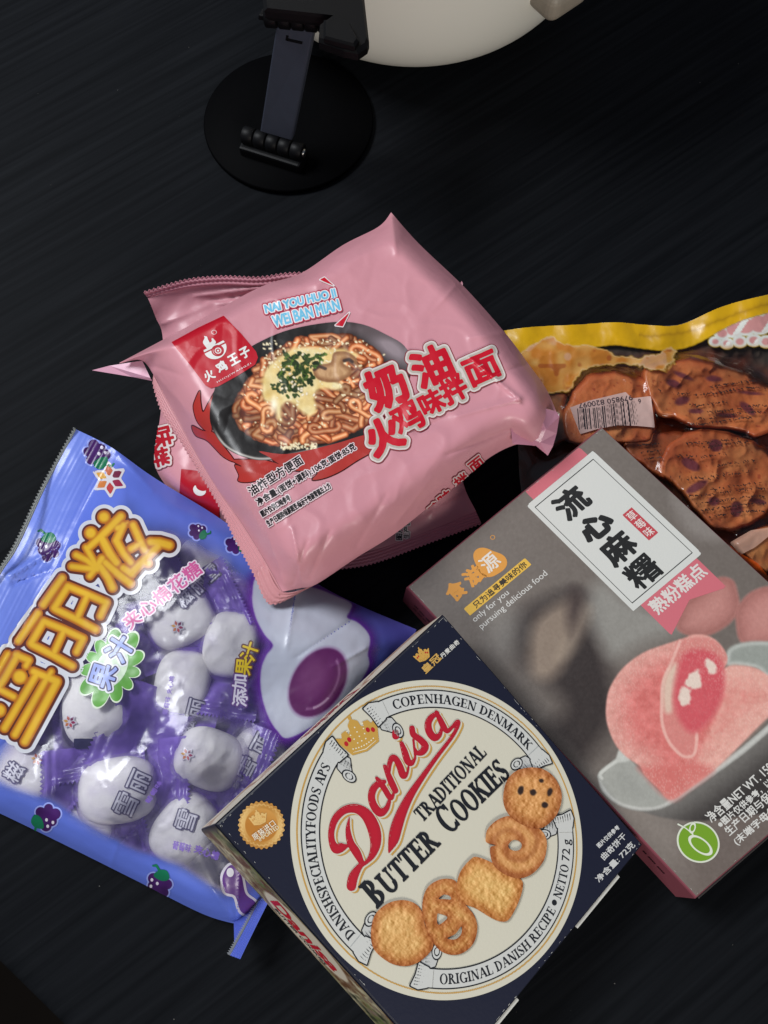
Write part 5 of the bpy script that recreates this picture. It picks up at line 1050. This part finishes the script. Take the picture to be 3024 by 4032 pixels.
        decal('grape_highlight', bag, sk, dd, X, Y, (224, 220, 236), MF, layer + 2)
    for x, y, k, a in ((212, 985, 62, 2.75), (104, 1178, 60, .1), (97, 1768, 62, -2.0), (345, 1905, 62, .35), (512, 1178, 44, 1.9), (430, 1150, 40, 2.2)): grapes(x * K, y * K, k, a)
    q = spl(V((482, 1890), (500, 1868), (520, 1890), (530, 1930), (552, 1950), (545, 1975), (520, 1968), (508, 1935), (485, 1925)), 5, True); X, Y = grid(*bounds(q, 16), 4); d = dpoly(X, Y, q); decal('grape_print', bag, sk, d - 10, X, Y, (204, 200, 214), MF, 2); decal('grape_print', bag, sk, d, X, Y, (94, 52, 128), MF, 3); decal('grape_highlight', bag, sk, dell(X, Y, *V((497, 1884))[0], 14, 18), X, Y, (220, 218, 228), MF, 4)
    def star(surf, parent, cx, cy, k, rot, layer, edge=True, mt=None):
        mt = mt or MF; X, Y = grid(cx - k * 1.3, cy - k * 1.3, cx + k * 1.3, cy + k * 1.3, max(2, k / 9)); cols = ((150, 32, 70), (186, 60, 60), (204, 120, 50), (214, 160, 60), (190, 96, 60), (112, 26, 62))
        D_ = []
        for i in range(6):
            a = rot + i * math.pi / 3; p = [(cx + k * r_ * math.cos(a + b_), cy + k * r_ * math.sin(a + b_)) for r_, b_ in ((.1, 0), (.58, .5), (1, 0), (.58, -.5))]; D_.append(dpoly(X, Y, p) + k * .035)
        if edge: decal('star_print', parent, surf, np.minimum.reduce(D_) - k * .13, X, Y, (214, 210, 214), mt, layer)
        for d_, cc in zip(D_, cols): decal('star_print', parent, surf, d_, X, Y, cc, mt, layer + 1)
    star(sk, bag, *V((237, 1036))[0], 66, .45, 3)
    # ---- wrapped marshmallows under the film
    lab = 'marshmallow candy mostly hidden beneath other wrapped candies in the bag'
    LB = {1: 'marshmallow candy with a red star beside the pink characters of the candy bag', 2: 'marshmallow candy under the yellow and white juice lettering of the bag', 3: 'large marshmallow candy with star and dark wrapper mark below the green splash', 4: 'marshmallow candy between the green splash and the yellow juice lettering', 5: 'marshmallow candy with star and wide purple wrapper beside the cookie box', 6: 'marshmallow candy with star and dark mark below the big yellow title', 7: 'large marshmallow candy with outlined characters near the lower blue margin of the bag', 8: 'marshmallow candy with outlined characters against the rim of the cookie box', 9: 'marshmallow candy with purple small print beside the corner of the cookie box', 11: 'marshmallow candy partly hidden behind the yellow title and the pink characters', 12: 'small marshmallow candy next to the bottom seal of the candy bag', 13: 'small marshmallow candy above the printed grapes on the lower blue margin', 17: 'small marshmallow candy under printed grapes beside the pink noodle packet'}
    def inside(P, gap):
        """press points of a candy back below the film and inside the outline of the bag"""
        q = proj(P); d = dpoly(q[:, 0], q[:, 1], ring); bad = np.nonzero(d > -24)[0]
        if len(bad):
            a, b = ring, np.roll(ring, -1, 0); v = b - a; w_ = q[bad][:, None] - a[None]; tt = np.clip((w_ * v).sum(-1) / ((v * v).sum(-1) + 1e-9), 0, 1); near = a[None] + tt[..., None] * v; k_ = np.argmin(((q[bad][:, None] - near) ** 2).sum(-1), 1); pt_ = near[np.arange(len(bad)), k_]
            cen = ring.mean(0); dr = cen - pt_; nv = np.stack([-v[k_, 1], v[k_, 0]], 1); nv /= np.linalg.norm(nv, axis=1)[:, None]; nv *= np.sign((nv * dr).sum(1))[:, None]; q[bad] = pt_ + nv * (24 + 6 * np.clip(-d[bad] / 24, 0, 1))[:, None]
            P = P.copy(); P[bad] = at(q[bad], P[bad, 2])
        h, _, ok = sk(q); lim_ = np.where(ok, h[:, 2] - gap, P[:, 2]); low = P[:, 2] > lim_
        if low.any(): P = P.copy(); P[low] = at(q[low], np.maximum(lim_[low], .0016))
        return P
    def candy(i, cx, cy, ang, drop, ln=.026, wd=.0158, off=0., lift=.7, mr=(.0136, .0112, .006), purple=(.5, .74), name_px=None, star_px=None, mark=None, label=None):
        p = (cx * K, cy * K); h, _, ok = sk([p]); 
        top_ = h[0] if ok[0] else at([p], .02)[0]
        zc = max(top_[2] - drop - mr[2] - .0016, mr[2] + .0022); c0 = at([p], zc)[0]; a = math.radians(ang); e = np.array([math.cos(a), math.sin(a), 0]); g = np.array([-e[1], e[0], 0])
        cd_ = thing('wrapped_candy', (c0[0], c0[1], zc - mr[2]), LB.get(i, lab), 'candy', 'wrapped marshmallows in the candy bag')
        u, v = np.meshgrid(np.linspace(-math.pi, math.pi, 49), np.linspace(-math.pi / 2, math.pi / 2, 25)); sp_ = lambda x, q: np.sign(x) * np.abs(x) ** q
        x, y, z = mr[0] * sp_(np.cos(v), .6) * sp_(np.cos(u), .75), mr[1] * sp_(np.cos(v), .6) * sp_(np.sin(u), .75), mr[2] * sp_(np.sin(v), .7)
        mesh('marshmallow', inside(c0 + e * off + x.reshape(-1, 1) * e + y.reshape(-1, 1) * g + np.array([0, 0, 1]) * z.reshape(-1, 1), .0016), gridfaces(25, 49), M['marsh'], cd_)
        na, nb = 71, 41; A, Bb = np.meshgrid(np.linspace(-1, 1, na), np.linspace(-1, 1, nb)); xa, yb = A * ln, Bb * wd
        rx, ry = (mr[0] + .0012), (mr[1] + .0012); q = np.clip(1 - (np.abs(xa - off) / rx) ** 3 - (np.abs(yb) / ry) ** 3, 0, 1) ** .42; fl = np.clip((np.abs(A) - .55) / .45, 0, 1)
        zz = (mr[2] + .0006) * q + lift * mr[2] * fl ** .6 + .0004 * np.sin(xa / ln * 60) * (np.abs(A) > .78) + .0022 * fbm(A * 100 + 40 * i, Bb * 60, 34, i, 4) * (1 - q * .75)
        xa = xa + np.where(np.abs(A) > .995, .0006 * np.where(np.arange(nb)[:, None] % 2, 1, -1), 0) * np.sign(A)
        Pw = c0 + xa.reshape(-1, 1) * e + yb.reshape(-1, 1) * g + zz.reshape(-1, 1) * np.array([0, 0, 1])
        al = np.clip(.16 + purple[1] * sm(np.abs(xa - off), mr[0] * .78, mr[0] * 1.25) + .38 * sm(np.abs(Bb), .66, .95) + .4 * fbm(A * 100, Bb * 60, 30, i + 50, 3), .06, .93); cw = np.empty(A.shape + (3,)); cw[:] = (134, 106, 196); mm = sm(al, .55, .1)[..., None]; cw = cw * (1 - mm) + np.array((232, 228, 240)) * mm
        cw += (fbm(A * 100, Bb * 60, 12, i + 9, 2) * 50)[..., None]
        Pw = inside(Pw, .0006)
        wr = mesh('wrapper', Pw, gridfaces(nb, na)[:, ::-1], M['wrap_print'], cd_, np.c_[lin(np.clip(cw, 0, 255)).reshape(-1, 3), al.ravel()]); ws = Skin(wr)
        if name_px:
            P_ = []
            for ch_, q_, sz, an_ in name_px: P_ += char_at(ch_, (q_[0] * K, q_[1] * K), sz, sz, an_)
            text('wrapper_lettering', cd_, ws, P_, (226, 224, 228), M['wrap_print'], 2, .9, [(6.4, (98, 94, 114))], 2.5)
        if star_px: star(ws, cd_, star_px[0] * K, star_px[1] * K, 27, .2, 3, mt=M['wrap_print'])
        if mark:
            X, Y = grid(mark[0] * K - 60, mark[1] * K - 40, mark[0] * K + 60, mark[1] * K + 40, 5); decal('dark_mark', cd_, ws, np.maximum(np.abs(X - mark[0] * K) - 38, np.abs(Y - mark[1] * K) - 20), X, Y, (44, 52, 72), M['wrap_print'], 3)
        return cd_
    ch = lambda *a: [(q, (x, y), sz, an) for q, x, y, sz, an in a]
    candy(1, 392, 1338, 27, .003, name_px=ch(('糍', 398, 1292, 62, -44), ('丽', 430, 1264, 60, -44), ('雪', 456, 1238, 60, -44)), star_px=(383, 1354))
    candy(2, 500, 1392, 82, .004, ln=.029)
    candy(3, 210, 1528, 100, .0015, mr=(.0150, .0132, .0066), wd=.0178, ln=.027, star_px=(151, 1559), mark=(181, 1606))
    candy(4, 395, 1478, 84, .003, ln=.0255, name_px=ch(('丽', 424, 1530, 66, -76), ('糍', 400, 1572, 68, -70)))
    candy(5, 400, 1618, -20, .0012, ln=.034, wd=.018, off=.0105, star_px=(404, 1630))
    candy(6, 50, 1670, -35, .001, ln=.0255, name_px=ch(('糍', 30, 1668, 70, -58)), star_px=(80, 1640), mark=(140, 1695))
    candy(7, 256, 1706, 6, .001, mr=(.0150, .0124, .0066), wd=.0172, ln=.028, name_px=ch(('雪', 272, 1738, 84, -66), ('丽', 300, 1688, 78, -66)))
    candy(8, 550, 1648, 62, .003, name_px=ch(('雪', 535, 1660, 80, -62), ('丽', 566, 1608, 74, -62)))
    candy(9, 400, 1792, 52, .0015, ln=.03, name_px=ch(('雪', 402, 1772, 76, -72)))
    candy(10, 318, 1425, -40, .010); candy(11, 285, 1300, 30, .008, name_px=ch(('糍', 300, 1285, 52, -40), ('丽', 270, 1310, 50, -40))); candy(12, 452, 1880, -35, .001, mr=(.0125, .0105, .005), ln=.022)
    candy(13, 180, 1790, 20, .002, mr=(.012, .01, .005), ln=.024); candy(14, 470, 1500, 20, .011); candy(15, 310, 1610, 60, .011); candy(16, 380, 1690, -50, .009); candy(17, 450, 1200, 20, .006, mr=(.012, .01, .005)); candy(18, 520, 1740, 10, .009); candy(19, 130, 1700, 70, .010); candy(20, 150, 1420, 60, .006)
    # faint purple small print on the wrappers, printed on the film side
    text('wrapper_fine_print', bag, sk, box_text('葡萄味 夹心棉', *V((362, 1545), (378, 1462)), 22), (112, 82, 176, .85), MF, 1, .7, (), 3); text('wrapper_fine_print', bag, sk, box_text('葡萄味', *V((322, 1738), (352, 1690)), 22), (120, 90, 184, .8), MF, 1, .7, (), 3)
    text('wrapper_fine_print', bag, sk, box_text('葡萄味', *z7((1020, 1270), (1130, 1295)), 34), (128, 98, 190, .8), MF, 1, .8, (), 3); text('wrapper_fine_print', bag, sk, box_text('夹心棉', *z7((1148, 1290), (1290, 1340)), 34), (112, 82, 176, .85), MF, 1, 1.2, (), 3)
    return bag
build_candy_bag()

# ================================================================== vacuum pack of spiced slices
def build_snack_pack():
    t = thing('snack_pack', (.13, .06, .0004), 'clear vacuum snack pack with a yellow top edge, partly under the taupe box', 'snack pack')
    def lim(P): return np.maximum(under(MOCHI, P, .0012), .003)
    SL = [('large orange seasoned slice below the yellow edge of the snack pack', z8((975, 530), (1100, 487), (1400, 490), (1590, 588), (1680, 650), (1760, 780), (1680, 870), (1520, 895), (1300, 865), (1060, 792), (992, 735), (968, 620)), .0105, 1),
          ('orange seasoned slice under the barcode label of the snack pack', z8((535, 650), (640, 572), (800, 557), (945, 572), (975, 650), (1000, 770), (1000, 890), (900, 930), (560, 930), (488, 790)), .0095, 2),
          ('orange seasoned slice beside the long edge of the taupe box', z8((1052, 1110), (1120, 960), (1320, 872), (1500, 905), (1640, 1010), (1700, 1150), (1640, 1330), (1520, 1425), (1380, 1440), (1250, 1335), (1130, 1205)), .0098, 3),
          ('small brown seasoned slice between the barcode label and the taupe box', z8((800, 900), (1000, 880), (1150, 870), (1150, 940), (1050, 1040), (1045, 1160), (930, 1080), (830, 960)), .0085, 4),
          ('pale orange seasoned slice at the far end of the snack pack', z8((1480, 1560), (1560, 1480), (1700, 1420), (1900, 1420), (1900, 1800), (1700, 1760)), .011, 5),
          ('dark seasoned piece at the left end of the snack pack', z8((250, 760), (330, 690), (470, 690), (490, 800), (520, 910), (400, 980), (300, 960)), .007, 6)]
    heights = []
    for lab, out, h, sd in SL:
        q = spl(out, 5, True); q = q.mean(0) + (q - q.mean(0)) * 1.07; q = q + np.stack([64 * fbm(q[:, 0], q[:, 1], 110, sd, 3), 64 * fbm(q[:, 0], q[:, 1], 110, sd + 40, 3)], 1); X, Y = grid(*bounds(q, 12), 6); d = dpoly(X, Y, q); p, tri, (i, j, tt) = march(d, X, Y); dv = dpoly(p[:, 0], p[:, 1], q)
        prof = np.sqrt(np.clip(1 - (1 - np.clip(-dv / 20, 0, 1)) ** 2, 0, 1)); z = .0024 + h * prof + .0012 * fbm(p[:, 0], p[:, 1], 110, sd, 3) * prof; P = at(p, z); z = np.minimum(z, lim(P) - .0009); P = at(p, z); Q = at(p, .0018)
        rng = random.Random(sd); x, y = p[:, 0], p[:, 1]; col = np.empty((len(p), 3)); base = {4: (150, 84, 44), 6: (84, 56, 40), 5: (202, 134, 76)}.get(sd, (206, 118, 66)); col[:] = base
        def bl(m, c_): nonlocal col; col = col * (1 - m[:, None]) + np.array(c_, float) * m[:, None]
        n1 = fbm(x, y, 90, sd, 4); bl(np.clip(n1 * 2.4, 0, 1), (226, 152, 92)); bl(np.clip(-n1 * 2.4, 0, 1), (170, 82, 44)); bl(np.exp(dv / 13) * .7, (130, 38, 20)); bl((vnoise(x, y, 13, sd + 2) > .9) * .5 * sm(-dv, 10, 30), (140, 44, 24))
        spots = {1: ((1165, 560, 60, 14, .4), (1110, 606, 46, 22, .4), (1345, 578, 46, 18, .1), (1160, 705, 44, 24, -.3), (1240, 765, 42, 16, .0), (1555, 660, 70, 10, .1), (1540, 750, 56, 22, .7), (1420, 790, 60, 14, .1)), 3: ((1355, 965, 40, 36, .2), (1210, 1075, 60, 30, .5), (1245, 1205, 70, 24, -.5), (1475, 1335, 34, 46, .1), (1345, 1290, 34, 26, 0), (1600, 1290, 50, 16, .2))}.get(sd, ())
        for a, b, rx, ry, an in spots: bl(np.clip(.5 - dell(x, y, *z8((a, b))[0], rx * .6775, ry * .6775, an) / 5, 0, 1) * .85, (104, 46, 62))
        n_ = len(P); sl = thing('seasoned_slice', (P[:, 0].mean(), P[:, 1].mean(), .0018), lab, 'snack')
        # boundary is shared, so the slice is a closed body
        mesh('slice_body', np.r_[P, Q], np.r_[tri, tri[:, ::-1] + n_], M['slice'], sl, np.r_[lin(np.clip(col, 0, 255)), lin(np.clip(col, 0, 255))])
        heights.append((q, h))
    n = 170
    top = spl(V((1088, 714), (1150, 706), (1250, 701), (1330, 696), (1400, 702), (1470, 701), (1560, 662), (1659, 636), (1800, 606)), 6); left = spl(V((1088, 714), (1106, 765), (1114, 880), (1120, 985), (1126, 1060), (1160, 1240)), 6)
    right = spl(V((1800, 606), (1800, 1000), (1800, 1420)), 6); bot = spl(V((1160, 1240), (1400, 1330), (1800, 1420)), 6); G = coons(top, bot, left, right, n, n); X, Y = G[..., 0], G[..., 1]
    Z = np.full(X.shape, .0034)
    for q, h in heights: d = dpoly(X, Y, q); Z = np.maximum(Z, .0032 + (h + .0006) * np.sqrt(np.clip(1 - (1 - np.clip((-d + 14) / 34, 0, 1)) ** 2, 0, 1)))
    for _ in range(9): Zp = np.pad(Z, 1, mode='edge'); Z = np.maximum(Z, (Zp[:-2, 1:-1] + Zp[2:, 1:-1] + Zp[1:-1, :-2] + Zp[1:-1, 2:] + Z) / 5)
    tt = np.linspace(0, 1, n)[:, None] + 0 * X; ss = np.linspace(0, 1, n)[None, :] + 0 * X
    Z += (.006 * np.clip(.08 - np.abs(fbm(X, Y, 220, 25, 3)), 0, 1) + .004 * np.clip(.06 - np.abs(fbm(X, Y, 110, 35, 3)), 0, 1)) * sm(np.minimum(tt, ss), 0, .1); Z += .0018 * fbm(X, Y, 150, 5, 4) * sm(np.minimum(tt, ss), 0, .06) + .0006 * fbm(X, Y, 40, 15, 3); Z += .0055 * np.exp(-((X / K - 1600) / 90) ** 2) * sm(.2 - tt, 0, .2) + .0012 * np.sin(X / K / 16) * sm(.12 - tt, 0, .1)
    Z = np.maximum(Z, .0026); P = at(G.reshape(-1, 2), Z.ravel()); Z = np.minimum(Z.ravel(), lim(P)); P = at(G.reshape(-1, 2), Z); fr = mesh('front_film', P, gridfaces(n, n), M['film_pack'], t); sk = Skin(fr)
    Pb = at(G.reshape(-1, 2), .0012); ix = np.arange(0, n, 8); ix[-1] = n - 1; sub = np.arange(n * n).reshape(n, n)[np.ix_(ix, ix)].ravel(); mesh('back_film', Pb[sub], gridfaces(len(ix), len(ix))[:, ::-1], M['film_print'], t, np.c_[(lambda m: lin((96, 88, 78)) * (1 - m) + lin((126, 52, 26)) * m)(np.max([sm(-dpoly(G[..., 0], G[..., 1], q), -60, -20).ravel()[sub] for q, _ in heights], 0)[:, None]), np.full(len(sub), .9)])
    MF = M['film_print']
    # print: yellow top band, orange drawing below it, pink bubble lettering
    x0, y0, x1, y1 = bounds(V((1080, 625), (1690, 900)), 4); c = Canvas(x0, y0, x1, y1, 4, (206, 158, 8)); X, Y = c.X, c.Y
    edge = dpoly(X, Y, np.r_[top, np.array(V((1800, 900), (1080, 900)))]); tl = resample(top, 200); dep = np.min(np.hypot(X[..., None] - tl[::4, 0], Y[..., None] - tl[::4, 1]), -1)
    xb = X / K; band = np.interp(xb, [1085, 1130, 1240, 1330, 1420, 1500, 1560, 1620, 1690], [110, 135, 98, 90, 98, 94, 86, 74, 70]); nz = fbm(X, Y, 60, 8, 3)
    c.a = np.clip((band - dep) / 6 + .5, 0, 1); c.blend(np.clip(fbm(X, Y, 120, 3, 2) * 1.6, 0, 1), (222, 178, 26)); c.blend(np.exp(-np.abs(dep - 40 - 30 * nz) / 7) * .55 * (xb > 1380), (140, 100, 10)); c.blend(np.clip(-nz * 1.6, 0, 1) * .5, (166, 122, 14))
    sc = spl(V((1120, 770), (1160, 730), (1230, 735), (1300, 755), (1380, 768), (1440, 748), (1470, 758), (1450, 790), (1420, 800), (1380, 792), (1330, 790), (1270, 790), (1240, 830), (1180, 850), (1140, 820)), 5, True); ds = dpoly(X, Y, sc) + 60 * fbm(X, Y, 70, 18, 4) + 6
    m = np.clip(.5 - ds / 6, 0, 1) * .92; c.blend(m, (190, 116, 44)); c.blend(m * np.clip(vnoise(X, Y, 34, 6) * 1.6 - .6, 0, 1), (212, 164, 92)); c.blend(m * sm(vnoise(X, Y, 52, 16), .68, .78) * .8, (204, 158, 130)); c.blend(m * sm(vnoise(X, Y, 30, 26), .74, .84) * .7, (150, 70, 24)); c.blend(m * sm(ds, -9, 0) * .8, (214, 196, 160)); c.a = np.maximum(c.a, m)
    bub = np.full(X.shape, 1e6); rng = random.Random(5)
    for x, y, r in ((1560, 720, 15), (1585, 712, 20), (1610, 704, 24), (1640, 700, 26), (1668, 694, 28), (1545, 738, 11), (1570, 742, 12), (1598, 738, 13), (1628, 735, 14), (1655, 738, 14)): bub = np.minimum(bub, dell(X, Y, x * K, y * K, r * K, r * K * .8))
    m = np.clip(.5 - (bub - 6) / 5, 0, 1) * (1 - np.clip((band - dep) / 6 + .5, 0, 1)); c.blend(m, (204, 206, 200)); c.a = np.maximum(c.a, m); m2 = m * np.clip(.5 - (bub + 6) / 5, 0, 1); c.blend(m2, (196, 138, 136)); c.blend(m2 * (np.abs(np.sin(X / 34 + Y / 50)) > .93), (214, 216, 210)); c.blend(m * sm(bub, -20, 4) * sm(Y, 740 * K, 760 * K) * .8, (206, 140, 70))
    decal('top_print', t, sk, np.maximum(edge, .04 - c.a), X, Y, c.out(), MF, 1, label='yellow printed band with an orange drawing')
    # barcode label
    q = z8((508, 745), (620, 705), (760, 672), (832, 655), (868, 692), (978, 678), (990, 770), (1000, 862), (900, 852), (780, 848), (660, 872), (568, 900), (540, 830)); X, Y = grid(*bounds(q, 6), 4); decal('barcode_label', t, sk, dpoly(X, Y, q), X, Y, (196, 164, 156, .93), MF, 1)
    rng = random.Random(9); xx = 552.0; X, Y = grid(*bounds(q, 6), 2.5); d = np.full(X.shape, 1e6)
    while xx < 890:
        w_ = rng.choice((2, 3, 3, 5, 7)); f_ = (xx - 552) / 338; a = z8((xx, 752 - 40 * f_ + 8 * math.sin(f_ * 6)))[0]; b = z8((xx + 10 + 6 * f_, 872 - 26 * f_))[0]; d = np.minimum(d, dseg(X, Y, a, b, w_ * .34)); xx += w_ + rng.choice((4, 5, 7))
    decal('barcode', t, sk, d, X, Y, (44, 36, 40), MF, 3)
    text('barcode_number', t, sk, box_text('979850 820097', *z8((868, 672), (556, 722)), 20), (70, 56, 60), MF, 3, .3, (), 2.5); text('barcode_number', t, sk, box_text('6', *z8((918, 694), (902, 696)), 20), (70, 56, 60), MF, 3, .3, (), 2.5)
    # rows of unreadable dark small print
    rng = random.Random(12)
    for x_a, x_b, y_, s_ in ((1020, 1060, 650, 26), (1100, 1650, 665, 14), (1320, 1640, 615, 12), (1200, 1420, 722, 14), (1300, 1660, 762, 14), (1240, 1640, 800, 12), (1150, 1560, 835, 12), (1180, 1560, 945, 14), (1280, 1540, 965, 12), (1120, 1420, 1025, 14), (1360, 1580, 1075, 12), (1090, 1560, 1150, 22), (1320, 1640, 1210, 16), (1180, 1640, 1250, 12), (1240, 1640, 1290, 12), (1260, 1640, 1330, 12), (1300, 1640, 1370, 12), (900, 1020, 970, 10), (920, 1030, 1010, 10), (940, 1040, 1050, 10)):
        X, Y = grid(*bounds(z8((x_a, y_ - 40), (x_b, y_ + 40)), 4), 3); d = np.full(X.shape, 1e6); x = x_a
        while x < x_b:
            if rng.random() < .84:
                yy = y_ + 10 * math.sin(x / 90) - (x - x_a) * .06
                for k in range(3): a = (x + rng.uniform(0, s_ * .8), yy + rng.uniform(-.5, .5) * s_); b = (a[0] + rng.choice((0, s_ * .6)), a[1] + rng.choice((0, s_ * .5))); pa, pb = z8(a, b); d = np.minimum(d, dseg(X, Y, pa, pb, 1.5))
            x += s_ * 1.05
        decal('small_print', t, sk, d, X, Y, (52, 32, 28, .95), MF, 2)
    for qq, col in ((z8((1440, 1530), (1560, 1460), (1680, 1440), (1680, 1480), (1580, 1560), (1500, 1600)), (206, 162, 140, .7)), (z8((1440, 1545), (1500, 1590), (1600, 1650), (1690, 1760), (1690, 1790), (1560, 1690), (1455, 1590)), (206, 84, 28, .95))):
        X, Y = grid(*bounds(qq, 6), 5); decal('edge_print', t, sk, dpoly(X, Y, qq), X, Y, col, MF, 2)
build_snack_pack()
